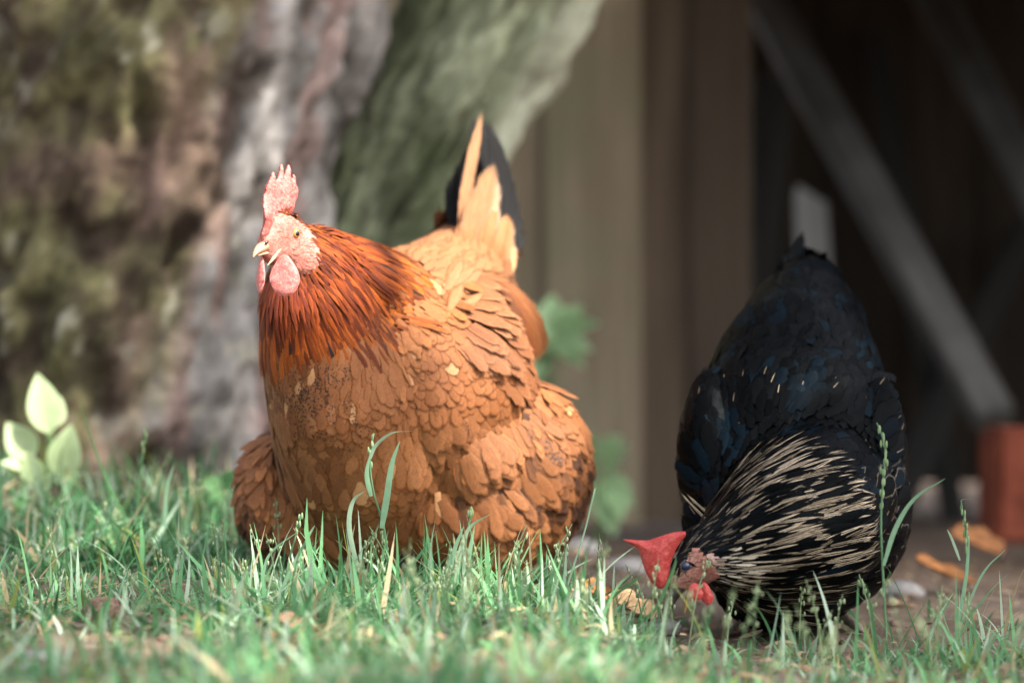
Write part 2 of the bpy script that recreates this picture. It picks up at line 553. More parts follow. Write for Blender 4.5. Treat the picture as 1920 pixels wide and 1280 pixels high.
def make_trunk():
    base = -0.12
    # main stem: leans to the right as it rises
    A = [at(110, 1100, 3.78), at(130, 880, 3.78), at(200, 500, 3.78), at(300, 60, 3.78), at(420, -500, 3.8), at(560, -1500, 3.9), at(640, -3200, 4.0)]
    A[0][2] = base
    V1, F1, rd1, lp1, th1 = bark_tube(A, [0.285, 0.262, 0.262, 0.272, 0.28, 0.24, 0.17], 220, 300, 4, 0.25)
    B = [at(470, 1100, 3.86), at(520, 850, 3.86), at(660, 560, 3.88), at(790, 290, 3.9), at(945, 0, 3.92), at(1210, -450, 3.95), at(1700, -1500, 4.0), at(2200, -2900, 4.1)]
    B[0][2] = base
    V2, F2, rd2, lp2, th2 = bark_tube(B, [0.15, 0.135, 0.118, 0.112, 0.118, 0.115, 0.10, 0.075], 150, 300, 31, 0.15)
    # colours: bark pigment, moss, lichen, weathered grey wood; darker dips, and a paler right side on the limb
    def colour(V, ridge, lump, main):
        VS = V * np.array([1, 1, 1.05]); n1 = fbm(VS * 4.1, 61, 4); n2 = fbm(VS * 13.0, 62, 4); n3 = fbm(V * np.array([36, 36, 20.0]), 63, 3)
        brown = lerp((0.05, 0.034, 0.025), (0.17, 0.118, 0.088), smooth(0.5 * n2 + 0.5 * n3, 0.36, 0.62))
        brown = lerp(brown, np.tile((0.21, 0.10, 0.085), (len(V), 1)), (smooth(n1, 0.56, 0.68) * 0.35)[:, None])
        moss = lerp((0.055, 0.056, 0.024), (0.175, 0.168, 0.080), smooth(n3, 0.3, 0.7))
        grey = lerp((0.13, 0.12, 0.112), (0.33, 0.31, 0.295), smooth(fbm(V * np.array([22, 22, 3.0]), 64, 4), 0.3, 0.72))
        pink = np.tile((0.22, 0.125, 0.105), (len(V), 1))
        green = lerp((0.095, 0.112, 0.062), (0.23, 0.25, 0.165), smooth(fbm(V * np.array([14, 14, 5.0]), 65, 4), 0.33, 0.68))
        if main:
            # weathered flank towards the fork
            ax = np.interp(V[:, 2], [a[2] for a in A], [a[0] for a in A])
            side = V[:, 0] - ax
            m = smooth(0.45 * n1 + 0.35 * n2 + 0.2 * n3, 0.38, 0.54)
            c = lerp(brown, moss, (m * 0.85)[:, None])
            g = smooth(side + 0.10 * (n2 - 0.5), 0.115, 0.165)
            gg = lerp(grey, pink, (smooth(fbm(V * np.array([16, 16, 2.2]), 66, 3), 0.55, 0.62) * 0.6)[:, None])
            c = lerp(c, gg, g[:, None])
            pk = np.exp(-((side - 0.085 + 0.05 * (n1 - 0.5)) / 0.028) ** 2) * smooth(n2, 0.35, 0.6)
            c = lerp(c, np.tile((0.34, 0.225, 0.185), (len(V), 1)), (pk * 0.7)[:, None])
        else:
            ax = np.interp(V[:, 2], [b[2] for b in B], [b[0] for b in B])
            c = green
            dark = smooth(fbm(V * np.array([7, 7, 3.0]), 68, 3), 0.5, 0.68)
            c = lerp(c, np.tile((0.05, 0.06, 0.03), (len(V), 1)), (dark * 0.75)[:, None])
            rimg = smooth(V[:, 0] - ax + 0.05 * (n2 - .5), 0.075, 0.105)  # paler toward the right side of the limb
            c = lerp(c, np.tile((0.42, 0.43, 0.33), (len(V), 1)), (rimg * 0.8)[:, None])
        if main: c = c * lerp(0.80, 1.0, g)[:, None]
        lich = smooth(fbm(V * np.array([40, 40, 22.0]), 67, 3), 0.62, 0.72) * smooth(n1, 0.42, 0.6)
        c = lerp(c, np.tile((0.36, 0.345, 0.27), (len(V), 1)), (lich * (0.6 if main else 0.3))[:, None])
        dip_dark = smooth(lump, -0.06, -0.16) * (0.75 if main else 0.4)  # darker where the lumps dip inward
        c = lerp(c, np.tile((0.03, 0.022, 0.016), (len(V), 1)), dip_dark[:, None])
        return c
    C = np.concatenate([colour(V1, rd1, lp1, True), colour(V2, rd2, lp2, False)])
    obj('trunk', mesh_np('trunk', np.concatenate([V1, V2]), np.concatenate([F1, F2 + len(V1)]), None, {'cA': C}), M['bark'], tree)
make_trunk()

# where the sun gets through the leaves: the crown is thin along these lines
LIT = [(at(535, 440, 2.65), 0.055), (at(545, 345, 2.65), 0.045), (at(530, 520, 2.62), 0.030), (at(660, 480, 2.72), 0.055), (at(760, 550, 2.76), 0.050), (at(880, 610, 2.78), 0.062), (at(930, 720, 2.77), 0.030),
       (at(820, 480, 2.90), 0.075), (at(890, 380, 2.95), 0.065), (at(905, 270, 2.95), 0.050), (at(950, 560, 2.84), 0.055), (at(1010, 800, 2.80), 0.045),
       (at(330, 960, 2.88), 0.07), (at(410, 900, 3.0), 0.03), (at(82, 765, 3.19), 0.05), (at(36, 830, 3.20), 0.04), (at(126, 850, 3.16), 0.045), (at(60, 890, 3.15), 0.03), (at(445, 310, 3.50), 0.020), (at(442, 240, 3.5), 0.020), (at(440, 160, 3.5), 0.016), (at(528, 275, 3.56), 0.010),
       (at(1060, 620, 3.7), 0.05), (at(900, 1120, 2.65), 0.03), (at(1000, 1180, 2.5), 0.035), (at(520, 1090, 2.6), 0.02), (at(1180, 1130, 2.75), 0.02), (at(240, 230, 3.5), 0.02)] + [(at(px_, py_, FPX * 0.25 / (py_ - HY)), r_) for px_, py_, r_ in ((960, 1090, .06), (820, 1130, .05), (760, 1080, .04), (1060, 1200, .05), (700, 1180, .03), (880, 1230, .05), (1250, 1240, .045), (1420, 1230, .04), (560, 1230, .03), (420, 1170, .025), (640, 1100, .02), (330, 1010, .05), (180, 1010, .02), (100, 1120, .02), (1600, 1250, .035), (1780, 1230, .02), (1150, 1160, .03), (60, 1030, .04), (260, 1080, .035), (480, 1110, .03), (590, 1180, .04), (780, 1200, .05), (1000, 1250, .05), (320, 1200, .035), (140, 1180, .03), (900, 1040, .03), (660, 1060, .03), (1340, 1270, .05), (480, 1260, .04))]

def make_crown():
    n = 21000
    g = np.stack([rng.uniform(-1.1, 1.3, n), rng.uniform(1.5, 5.6, n), np.full(n, 0.1)], -1)
    S = np.array(SUN)
    z = rng.uniform(4.3, 5.2, n)
    p = g + S * ((z - 0.1) / S[2])[:, None]
    keep = np.ones(n, bool)
    dmin = np.full(n, 9.0)
    for c, r in LIT:
        w = p - c
        d = np.linalg.norm(w - (w @ S)[:, None] * S, axis=1) - r
        dmin = np.minimum(dmin, d)
    keep &= dmin > 0.02
    keep &= vnoise(p * 2.2, 77) > 0.16
    p = p[keep]; n = len(p)
    ax = norm(rng.normal(size=(n, 3)) * np.array([1, 1, 0.45]))
    up = norm(rng.normal(size=(n, 3)) * 0.5 + np.array([0, 0, 1]))
    B = norm(np.cross(up, ax)); U = np.cross(ax, B)
    L = rng.uniform(0.05, 0.085, n)[:, None]; Wd = L * 0.34
    prof = [(0, 0, 0), (0.35, -1, .06), (0.35, 1, .06), (0.7, -.75, .03), (0.7, .75, .03), (1, 0, -.06)]
    V = np.stack([p + ax * L * (a - .5) + B * Wd * b + U * L * c for a, b, c in prof], 1).reshape(-1, 3)
    o = (np.arange(n) * 6)[:, None]
    T = np.concatenate([o + np.array([0, 2, 1]), o + np.array([3, 4, 5])])
    Q = o + np.array([1, 2, 4, 3])
    C = np.repeat(lerp((0.05, 0.09, 0.025), (0.11, 0.16, 0.05), rng.random((n, 1))), 6, 0)
    specs = []
    root = at(500, -1500, 3.9)
    for k in range(9):
        tip = np.array([rng.uniform(1.0, 3.4), rng.uniform(-0.8, 2.6), rng.uniform(4.3, 5.0)])
        mid = (root + tip) / 2 + np.array([0, 0, 0.25])
        V_, F_, c_ = tube(curve([root, mid, tip], 10), np.linspace(0.05, 0.008, 10), 6)
        specs.append((V_, F_, c_))
    nV = len(V); VV = [V]; QQ = [Q]; TT = [T]; CC = [C]
    me = mesh_np('crown', V, [Q, T], None, {'cA': C}, False)
    obj('crown', me, M['crown'], tree)
    lm = tubes_mesh('limb', specs)
    obj('limbs', lm, plain('branch bark', (0.11, 0.085, 0.065), 0.9, 0.1), tree)
make_crown()

# ------------------------------------------------------------------ fence, lean-to, leaning timbers, brick
def board(name, sx, sy, sz, loc, m, parent, rot=None, bev=0.004, jit=True):
    bm = box_bm(sx, sy, sz, bev)
    me = bpy.data.meshes.new(name)
    bm.to_mesh(me); bm.free()
    o = bpy.data.objects.new(name, me)
    me.materials.append(m)
    o.parent = parent
    o.location = np.array(loc) - (wloc(parent) if parent is not None else 0)
    if rot is not None: o.rotation_euler = rot
    COL.objects.link(o)
    return o

FY = 4.65
fence = empty('board_fence', (0.1, FY, -0.05), 'weathered brown vertical board fence behind the russet hen', 'fence')
edges = [0.385, 0.295, 0.205]
while edges[-1] > -2.5:
    edges.append(edges[-1] - 0.135 - 0.012 * rng.random())
for k in range(len(edges) - 1):
    tone = ('fence_shade_deep', 'fence_shade_mid')[k] if k < 2 else 'fence'  # painted shade deepens board by board toward the lean-to
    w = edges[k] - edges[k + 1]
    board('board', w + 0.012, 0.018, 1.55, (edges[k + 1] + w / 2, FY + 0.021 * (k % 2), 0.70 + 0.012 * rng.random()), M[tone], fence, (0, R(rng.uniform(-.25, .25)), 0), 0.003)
for z in (0.25, 1.25):
    board('rail', 2.80, 0.035, 0.07, (-1.05, FY + 0.05, z), M['fence'], fence)

shed = empty('lean_to_shed', (0.85, 5.1, -0.05), 'dark open board lean-to behind the black hen', 'shed')
xx = 0.31
k = 0
while xx < 1.9:
    w = 0.15
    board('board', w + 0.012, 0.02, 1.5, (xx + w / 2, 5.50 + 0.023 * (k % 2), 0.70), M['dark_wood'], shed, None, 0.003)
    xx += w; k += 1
board('shade_roof', 1.86, 1.75, 0.035, (1.22, 4.68, 0.96), M['dark_wood'], shed, (R(-3), 0, 0))  # unseen roof, added to keep the lean-to and its timbers dark
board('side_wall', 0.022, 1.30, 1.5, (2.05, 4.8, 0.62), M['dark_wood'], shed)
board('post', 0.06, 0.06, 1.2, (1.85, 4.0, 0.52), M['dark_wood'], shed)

def timber(p0, p1, w, t, label, name='leaning_plank', twist=0.0, m='plank'):
    p0 = Vector(p0); p1 = Vector(p1)
    d = p1 - p0
    bm = box_bm(w, t, d.length, 0.004)
    me = bpy.data.meshes.new(name)
    bm.to_mesh(me); bm.free()
    me.transform(Matrix.Translation((0, 0, d.length / 2)))
    if name == 'timber_stub':           # weathered, broken top
        for v in me.vertices:
            if v.co.z > d.length * 0.8:
                v.co.x = v.co.x * 0.72 + 0.006
                v.co.z -= 0.03 * (v.co.x > 0.012) + 0.012 * rng.random()
    o = bpy.data.objects.new(name, me)
    me.materials.append(M[m])
    z = d.normalized()
    x = Vector((0, 1, 0)).cross(z).normalized()
    y = z.cross(x)
    mt = Matrix((x, y, z)).transposed().to_4x4() @ Matrix.Rotation(twist, 4, 'Z')
    mt.translation = p0
    o.matrix_world = mt
    o['label'] = label; o['category'] = 'plank'; o['group'] = 'timbers leaning in the dark lean-to'
    COL.objects.link(o)
    return o
GR = -0.068
def P3(px, py, d): return at(px, py, d)
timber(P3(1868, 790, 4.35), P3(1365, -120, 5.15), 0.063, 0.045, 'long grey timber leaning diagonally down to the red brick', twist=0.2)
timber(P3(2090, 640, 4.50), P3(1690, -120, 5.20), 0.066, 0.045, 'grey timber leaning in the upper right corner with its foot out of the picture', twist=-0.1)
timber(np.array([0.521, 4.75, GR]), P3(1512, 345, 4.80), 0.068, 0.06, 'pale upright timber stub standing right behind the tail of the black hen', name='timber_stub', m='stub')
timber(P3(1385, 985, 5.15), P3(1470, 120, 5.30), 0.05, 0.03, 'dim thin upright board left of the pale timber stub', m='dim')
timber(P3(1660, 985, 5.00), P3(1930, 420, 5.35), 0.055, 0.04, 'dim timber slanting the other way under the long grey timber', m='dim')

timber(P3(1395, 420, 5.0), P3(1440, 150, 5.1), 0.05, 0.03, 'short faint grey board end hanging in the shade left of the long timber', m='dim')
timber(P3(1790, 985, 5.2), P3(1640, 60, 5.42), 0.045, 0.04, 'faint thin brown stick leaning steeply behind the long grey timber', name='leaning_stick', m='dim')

def brick():
    bm = box_bm(0.215, 0.105, 0.165, 0.009)
    me = bpy.data.meshes.new('brick'); bm.to_mesh(me); bm.free()
    me.materials.append(M['brick'])
    o = bpy.data.objects.new('brick', me)
    c = at(2000, 890, 4.05)
    o.location = (c[0], 4.10, -0.060 + 0.088); o.rotation_euler = (0, R(0.5), R(6))
    o['label'] = 'red brick block standing at the foot of the long leaning timber'; o['category'] = 'brick'
    COL.objects.link(o)
brick()

# ------------------------------------------------------------------ hens: shared tools
def remesh(balls, voxel, smooth_it):
    """balls: (centre, radii, axes) -> one continuous surface"""
    Vs, Fs, n = [], [], 0
    for c, r, ax in balls:
        V, F = sphere(c, r, ax, 28, 18)
        # close poles
        Vs.append(V); Fs.append(F + n)
        n += len(V)
    faces = [f for F in Fs for f in F.tolist()]
    n = 0
    for V in Vs:
        faces.append(list(range(n, n + 28))[::-1])
        faces.append(list(range(n + 17 * 28, n + 18 * 28)))
        n += len(V)
    me = bpy.data.meshes.new('tmp')
    me.from_pydata(np.concatenate(Vs).tolist(), [], faces)
    o = bpy.data.objects.new('tmp', me)
    COL.objects.link(o)
    rm = o.modifiers.new('r', 'REMESH'); rm.mode = 'VOXEL'; rm.voxel_size = voxel
    sm = o.modifiers.new('s', 'SMOOTH'); sm.factor = 0.5; sm.iterations = smooth_it
    bpy.context.view_layer.update()
    dg = bpy.context.evaluated_depsgraph_get()
    res = bpy.data.meshes.new_from_object(o.evaluated_get(dg))
    bpy.data.objects.remove(o)
    return res

def chain(pts, n=6):
    """spheres along [(px,py,d,r_px)]"""
    out = []
    P = np.array([np.append(at(a, b, c), r * c / FPX) for a, b, c, r in pts])
    for i in range(len(P) - 1):
        for t in np.linspace(0, 1, n, endpoint=(i == len(P) - 2)):
            q = P[i] * (1 - t) + P[i + 1] * t
            out.append((q[:3], (q[3],) * 3, None))
    return out

def ell(px, py, d, rx, ry, rz, ax=None):
    """ellipsoid: rx, rz in picture px at that depth, ry metres along its own depth axis"""
    s = d / FPX
    return (at(px, py, d), (rx * s, ry, rz * s), ax)

def shrink(me, mask, d):
    """sink the skin below the plumage"""
    k = len(me.vertices)
    V = np.empty(k * 3); me.vertices.foreach_get('co', V); V = V.reshape(-1, 3)
    Q = np.empty(k * 3); me.vertices.foreach_get('normal', Q); Q = Q.reshape(-1, 3)
    V = V - Q * np.where(mask(V), 0.0, d)[:, None]
    me.vertices.foreach_set('co', V.ravel()); me.update()

def sample(me, n):
    nv = len(me.vertices)
    V = np.empty(nv * 3); me.vertices.foreach_get('co', V); V = V.reshape(-1, 3)
    Nn = np.empty(nv * 3); me.vertices.foreach_get('normal', Nn); Nn = Nn.reshape(-1, 3)
    # soften normals
    me.calc_loop_triangles()
    T = np.empty(len(me.loop_triangles) * 3, np.int32); me.loop_triangles.foreach_get('vertices', T); T = T.reshape(-1, 3)
    a, b, c = V[T[:, 0]], V[T[:, 1]], V[T[:, 2]]
    ar = np.linalg.norm(np.cross(b - a, c - a), axis=1)
    i = rng.choice(len(T), n, p=ar / ar.sum())
    u = np.sqrt(rng.random(n)); w = rng.random(n)
    k0, k1, k2 = 1 - u, u * (1 - w), u * w
    P = a[i] * k0[:, None] + b[i] * k1[:, None] + c[i] * k2[:, None]
    M_ = norm(Nn[T[i, 0]] * k0[:, None] + Nn[T[i, 1]] * k1[:, None] + Nn[T[i, 2]] * k2[:, None])
    return P, M_

def bvh(me):
    from mathutils.bvhtree import BVHTree
    return BVHTree.FromPolygons([v.co[:] for v in me.vertices], [tuple(p.vertices) for p in me.polygons])

def poisson(P, rad):
    """keep points no closer than their own radius"""
    cell = float(rad.max())
    g = {}
    keep = []
    Q = np.floor(P / cell).astype(int)
    for i in range(len(P)):
        q = tuple(Q[i]); p = P[i]; ok = True
        r2 = rad[i] ** 2
        for dx in (-1, 0, 1):
            for dy in (-1, 0, 1):
                for dz in (-1, 0, 1):
                    for j in g.get((q[0] + dx, q[1] + dy, q[2] + dz), ()):
                        e = P[j] - p
                        if e[0] * e[0] + e[1] * e[1] + e[2] * e[2] < r2:
                            ok = False; break
                    if not ok: break
                if not ok: break
            if not ok: break
        if ok:
            g.setdefault(q, []).append(i); keep.append(i)
    return np.array(keep)

def feathers(P, Nn, T, L, W, lift, bend, cA, cB, shape, camber=0.25, barb=0.35, fleck=0.0, nu=5, nv=8, jit=0.16, twist=0.18):
    """shape 0 = broad and round, 1 = narrow and pointed. cA, cB: (n,4)"""
    n = len(P)
    f = lambda x: np.broadcast_to(np.asarray(x, float), (n,))
    L, W, lift, bend, shape, fleck, barb = map(f, (L, W, lift, bend, shape, fleck, barb))
    T = T - (T * Nn).sum(1, keepdims=True) * Nn
    T = norm(T + 1e-6)
    a = rng.normal(0, jit, n)
    B = np.cross(Nn, T)
    T2 = T * np.cos(a)[:, None] + B * np.sin(a)[:, None]
    B2 = np.cross(Nn, T2)
    b = rng.normal(0, twist, n)
    B3 = B2 * np.cos(b)[:, None] + Nn * np.sin(b)[:, None]
    N3 = np.cross(T2, B3)
    v = np.linspace(0, 1, nv)
    ang = lift[:, None] - bend[:, None] * v[None]
    dl = L[:, None] / (nv - 1)
    X = np.concatenate([np.zeros((n, 1)), np.cumsum(np.cos(ang[:, 1:]) * dl, 1)], 1)
    Z = np.concatenate([np.zeros((n, 1)), np.cumsum(np.sin(ang[:, 1:]) * dl, 1)], 1)
    pr = (0.45 + 0.55 * smooth(v, 0, 0.55)) * np.sqrt(np.clip(1 - (np.clip(v - 0.62, 0, 1) / 0.385) ** 2, 0.0, 1))
    pp = (0.5 + 0.5 * smooth(v, 0, 0.3)) * (1 - smooth(v, 0.35, 1.03) ** 1.15)
    w = (pr[None] * (1 - shape[:, None]) + pp[None] * shape[:, None])
    w = np.maximum(w, 0.02) * W[:, None] * (1 + 0.12 * rng.normal(size=(n, nv)) * (v > 0.4))
    u = np.linspace(-1, 1, nu)
    V = (P[:, None, None] + T2[:, None, None] * X[:, :, None, None] + Nn[:, None, None] * Z[:, :, None, None]
         + B3[:, None, None] * (w[:, :, None] * u)[..., None]
         - N3[:, None, None] * (w[:, :, None] * (u ** 2) * camber)[..., None])
    # wavy, slightly uneven tip
    uu = np.broadcast_to((u + 1) / 2, (n, nv, nu)); vv = np.broadcast_to(v[None, :, None], (n, nv, nu))
    uv = np.stack([uu, vv], -1).reshape(-1, 2)
    F = (np.arange(n)[:, None, None] * (nv * nu) + grid_faces(nv, nu)[None, :, ::-1]).reshape(-1, 4)
    vn = norm(Nn[:, None, None] + B3[:, None, None] * (u * 0.22)[None, None, :, None] + T2[:, None, None] * (0.09 * (v - 0.3))[None, :, None, None]
              + np.repeat(np.repeat(rng.normal(0, 0.035, (n, 1, 1, 3)), nv, 1), nu, 2)).reshape(-1, 3)
    cR = np.stack([rng.random(n), barb, fleck, np.ones(n)], -1)
    rep = lambda c: np.repeat(np.asarray(c, float), nv * nu, 0)
    return V.reshape(-1, 3), F, uv, {'cA': rep(cA), 'cB': rep(cB), 'cR': rep(cR), 'vn': vn}

def quill(pts, W, side, nrm, cA, cB, shape=0.3, fleck=0.0, camber=0.12, nu=7, nv=22, barb=0.5):
    """one long feather along a curve; side = direction of its width"""
    C = curve(pts, nv)
    v = np.linspace(0, 1, nv)
    tan = norm(np.gradient(C, axis=0))
    side = np.asarray(side, float)
    Sd = norm(side - (tan @ side)[:, None] * tan)
    Nn = np.cross(tan, Sd)
    pr = (0.5 + 0.5 * smooth(v, 0, 0.35)) * np.sqrt(np.clip(1 - (np.clip(v - 0.72, 0, 1) / 0.285) ** 2, 0.0, 1))
    pp = (0.5 + 0.5 * smooth(v, 0, 0.3)) * (1 - smooth(v, 0.4, 1.02))
    w = np.maximum(pr * (1 - shape) + pp * shape, 0.02) * W * (1 + 0.03 * rng.normal(size=nv))
    u = np.linspace(-1, 1, nu)
    V = C[:, None] + Sd[:, None] * (w[:, None] * u)[..., None] - Nn[:, None] * (w[:, None] * u ** 2 * camber)[..., None]
    V[1:-1] += rng.normal(0, 0.0004, V[1:-1].shape)
    uv = np.stack([np.broadcast_to((u + 1) / 2, (nv, nu)), np.broadcast_to(v[:, None], (nv, nu))], -1).reshape(-1, 2)
    n = nv * nu
    cR = np.array([rng.random(), barb, fleck, 1.0])
    vn = norm(Nn[:, None] + Sd[:, None] * (u * 2 * camber)[None, :, None]).reshape(-1, 3)
    return V.reshape(-1, 3), grid_faces(nv, nu)[:, ::-1], uv, {'cA': np.tile(cA, (n, 1)), 'cB': np.tile(cB, (n, 1)), 'cR': np.tile(cR, (n, 1)), 'vn': vn}

def feather_obj(name, parts, m, parent):
    V, F, uv, a = join(parts)
    vn = a.pop('vn')
    return obj(name, mesh_np(name, V, F, uv, a, True, vn), m, parent)

def blade_poly(poly, O, ex, ey, ez, thick, name, round_pow=0.5, cell=0.0011, wob=0.0006, bend=None):
    """a fleshy comb: outline in (ex, ey) metres, swollen along ez"""
    poly = np.asarray(poly, float)
    # smooth the outline a little
    pts = curve(np.concatenate([poly, poly[:1]]), len(poly) * 6)[:-1]
    x0, y0 = pts.min(0) - cell * 2; x1, y1 = pts.max(0) + cell * 2
    xs = np.arange(x0, x1, cell); ys = np.arange(y0, y1, cell)
    X, Y = np.meshgrid(xs, ys)
    ins = np.zeros(X.shape, bool)
    dist = np.full(X.shape, 9.0)
    for i in range(len(pts)):
        a, b = pts[i], pts[(i + 1) % len(pts)]
        cond = ((a[1] > Y) != (b[1] > Y))
        with np.errstate(divide='ignore', invalid='ignore'):
            xi = (b[0] - a[0]) * (Y - a[1]) / (b[1] - a[1] + 1e-15) + a[0]
        ins ^= cond & (X < xi)
        ab = b - a
        t = np.clip(((X - a[0]) * ab[0] + (Y - a[1]) * ab[1]) / (ab @ ab + 1e-15), 0, 1)
        dist = np.minimum(dist, np.hypot(X - a[0] - t * ab[0], Y - a[1] - t * ab[1]))
    ny, nx = X.shape
    # cells touched by the inside; vertices just outside snap to the outline
    sd = np.where(ins, dist, -dist)
    use = np.zeros((ny - 1, nx - 1), bool)
    use = (ins[:-1, :-1].astype(int) + ins[1:, :-1] + ins[:-1, 1:] + ins[1:, 1:]) >= 1
    gx = np.gradient(sd, cell, axis=1); gy = np.gradient(sd, cell, axis=0)
    out = ~ins
    Xs = np.where(out, X - gx * sd, X); Ys = np.where(out, Y - gy * sd, Y)
    h = thick * np.sin(np.pi / 2 * np.clip(np.clip(sd, 0, None) / (thick * 2.6), 0, 1)) ** round_pow
    h = h * (0.88 + 0.24 * vnoise(np.stack([X * 220, Y * 220, X * 0], -1), 21))
    idx = -np.ones(X.shape, int)
    vm = np.zeros(X.shape, bool)
    vm[:-1, :-1] |= use; vm[1:, :-1] |= use; vm[:-1, 1:] |= use; vm[1:, 1:] |= use
    idx[vm] = np.arange(vm.sum()); n = vm.sum()
    off = np.zeros(X.shape) if bend is None else bend(Xs, Ys)
    def side(s):
        return (np.asarray(O) + Xs[vm][:, None] * ex + Ys[vm][:, None] * ey + ((s * h + off)[vm] + wob * (vnoise(np.stack([X[vm] * 500, Y[vm] * 500, X[vm] * 0], -1), 22) - .5))[:, None] * ez)
    V = np.concatenate([side(1), side(-1)])
    jj, ii = np.nonzero(use)
    f1 = np.stack([idx[jj, ii], idx[jj, ii + 1], idx[jj + 1, ii + 1], idx[jj + 1, ii]], 1)
    f2 = f1[:, ::-1] + n
    # close the rim
    cnt = {}
    for f in f1:
        for a, b in ((f[0], f[1]), (f[1], f[2]), (f[2], f[3]), (f[3], f[0])):
            cnt[(a, b)] = 1
    rim = [(a, b) for (a, b) in cnt if (b, a) not in cnt]
    f3 = np.array([[b, a, a + n, b + n] for a, b in rim])
    return mesh_np(name, V, np.concatenate([f1, f2, f3]))

def loft(sections, O, f, u, l, name, n=16):
    """sections: (fwd, up, halfwidth, halfheight) in mm"""
    th = np.linspace(0, 2 * np.pi, n, endpoint=False)
    S = np.array(sections, float)
    V = []
    for a, b, w, h in S / 1000.0:
        V.append(O + f * a + u * b + l * (w * np.cos(th))[:, None] + u * (h * np.sin(th))[:, None])
    V = np.concatenate(V)
    m = len(S)
    V = np.concatenate([V, [O + f * S[0, 0] / 1000 + u * S[0, 1] / 1000, O + f * S[-1, 0] / 1000 + u * S[-1, 1] / 1000]])
    F = grid_faces(m, n, True)
    j = np.arange(n); j2 = (j + 1) % n; e = (m - 1) * n
    caps = np.concatenate([np.stack([j2, j, np.full(n, m * n)], 1), np.stack([e + j, e + j2, np.full(n, m * n + 1)], 1)])
    return mesh_np(name, V, [F, caps])

def leg_mesh(hip, foot, heading, side, name):
    """shank and four toes"""
    hip = np.asarray(hip, float); foot = np.asarray(foot, float)
    sp = []
    sp.append(tube(curve([hip, (hip + foot) / 2 + heading * 0.004, foot + np.array([0, 0, .008])], 12), np.linspace(0.0075, 0.0062, 12) * (1 + 0.06 * (np.arange(12) % 2)), 12))
    for a, ln in ((-0.5, 0.052), (0.0, 0.062), (0.5, 0.052), (math.pi, 0.022)):
        ca, sa = math.cos(a), math.sin(a)
        d = heading * ca + side * sa
        p0 = foot + np.array([0, 0, .009]); p1 = foot + d * ln * .5 + np.array([0, 0, .011]); p2 = foot + d * ln + np.array([0, 0, .005]); p3 = foot + d * (ln + .012) + np.array([0, 0, .001])
        sp.append(tube(curve([p0, p1, p2, p3], 14), np.concatenate([np.linspace(.0058, .0042, 10), [.0036, .0026, .0016, .0006]]) * (1 + 0.08 * (np.arange(14) % 2)), 10))
    return tubes_mesh(name, sp)

# ------------------------------------------------------------------ russet hen
hen = empty('hen', (float(at(770, 800, 2.80)[0]), 2.80, 0.0), 'russet orange hen standing in the grass with its pink comb raised and black tail up', 'hen', None)
hR = norm(np.array([-0.5, -0.866, 0])); lR = np.array([0.866, -0.5, 0]); UP = np.array([0, 0, 1.0])
a35 = R(31)
fH = np.array([-math.sin(a35), -math.cos(a35), 0]); lH = np.array([math.cos(a35), -math.sin(a35), 0])
OH = at(520, 430, 2.65)
def hd(f, u, l=0.0):
    return OH + fH * f / 1000 + UP * u / 1000 + lH * l / 1000

def atr(px, py, d):
    return at(px, py, d if d < 2.78 else 2.78 + (d - 2.78) * 0.68)

def red_body():
    hx = np.array([fH, lH, UP])     # rows: local axes
    balls = [(hd(-9, -1), (0.028, 0.0155, 0.020), hx), (hd(10, -12), (0.018, 0.0105, 0.013), hx), (hd(-16, -16), (0.024, 0.017, 0.021), hx), (hd(-8, 8), (0.018, 0.011, 0.013), hx), (hd(4,-24),(0.018,0.010,0.010),hx)]
    balls += chain([(566, 462, 2.676, 44), (585, 510, 2.69, 76), (588, 560, 2.70, 100), (608, 640, 2.72, 122), (650, 740, 2.74, 152), (680, 830, 2.77, 168), (690, 900, 2.80, 150)], 5)
    balls += chain([(590, 480, 2.70, 60), (640, 530, 2.735, 92), (720, 590, 2.80, 120), (800, 590, 2.87, 135), (850, 540, 2.94, 110), (885, 480, 3.00, 74), (895, 430, 3.04, 46)], 5)
    bx = np.array([lR, -hR, UP])
    balls.append((atr(775, 790, 2.87), (0.120, 0.130, 0.118), bx))
    balls.append((atr(735, 740, 2.79), (0.105, 0.09, 0.105), bx))
    balls.append((atr(850, 720, 2.80), (0.075, 0.08, 0.09), bx))          # her left shoulder
    balls.append((atr(962, 880, 2.85), (0.076, 0.085, 0.094), bx))        # her left thigh
    balls.append((atr(900, 930, 2.83), (0.08, 0.08, 0.080), bx))
    balls.append((atr(566, 925, 2.87), (0.052, 0.08, 0.070), bx))         # her right thigh
    balls.append((atr(640, 950, 2.83), (0.07, 0.07, 0.060), bx))
    balls.append((atr(780, 920, 2.86), (0.12, 0.09, 0.070), bx))
    balls.append((atr(858, 615, 2.84), (0.042, 0.058, 0.058), bx))
    balls.append((atr(880, 850, 2.80), (0.068, 0.07, 0.062), bx))         # folded left wing
    balls.append((atr(896, 645, 2.88), (0.024, 0.042, 0.044), bx))
    return remesh(balls, 0.0035, 7)

bme = red_body()
bP, bN = sample(bme, 90000)
F0 = hd(-12, 2)
KEY_TAIL = atr(892, 410, 3.05)
WSH, WTIP = atr(845, 515, 2.82), atr(1010, 690, 2.98)

def face_mask_red(P, grow=0.0):
    """bare skin: forward part of the head"""
    q = P - OH
    f, u = q @ fH * 1000, q @ UP * 1000
    d = np.linalg.norm((P - hd(-2, -8)) , axis=1)
    return (f > -27 - grow + 0.05 * (u + 10) ** 2 * 0.1) & (u > -40) & (u < 15 + 0.35 * f) & (d < 0.046 + grow / 1000)

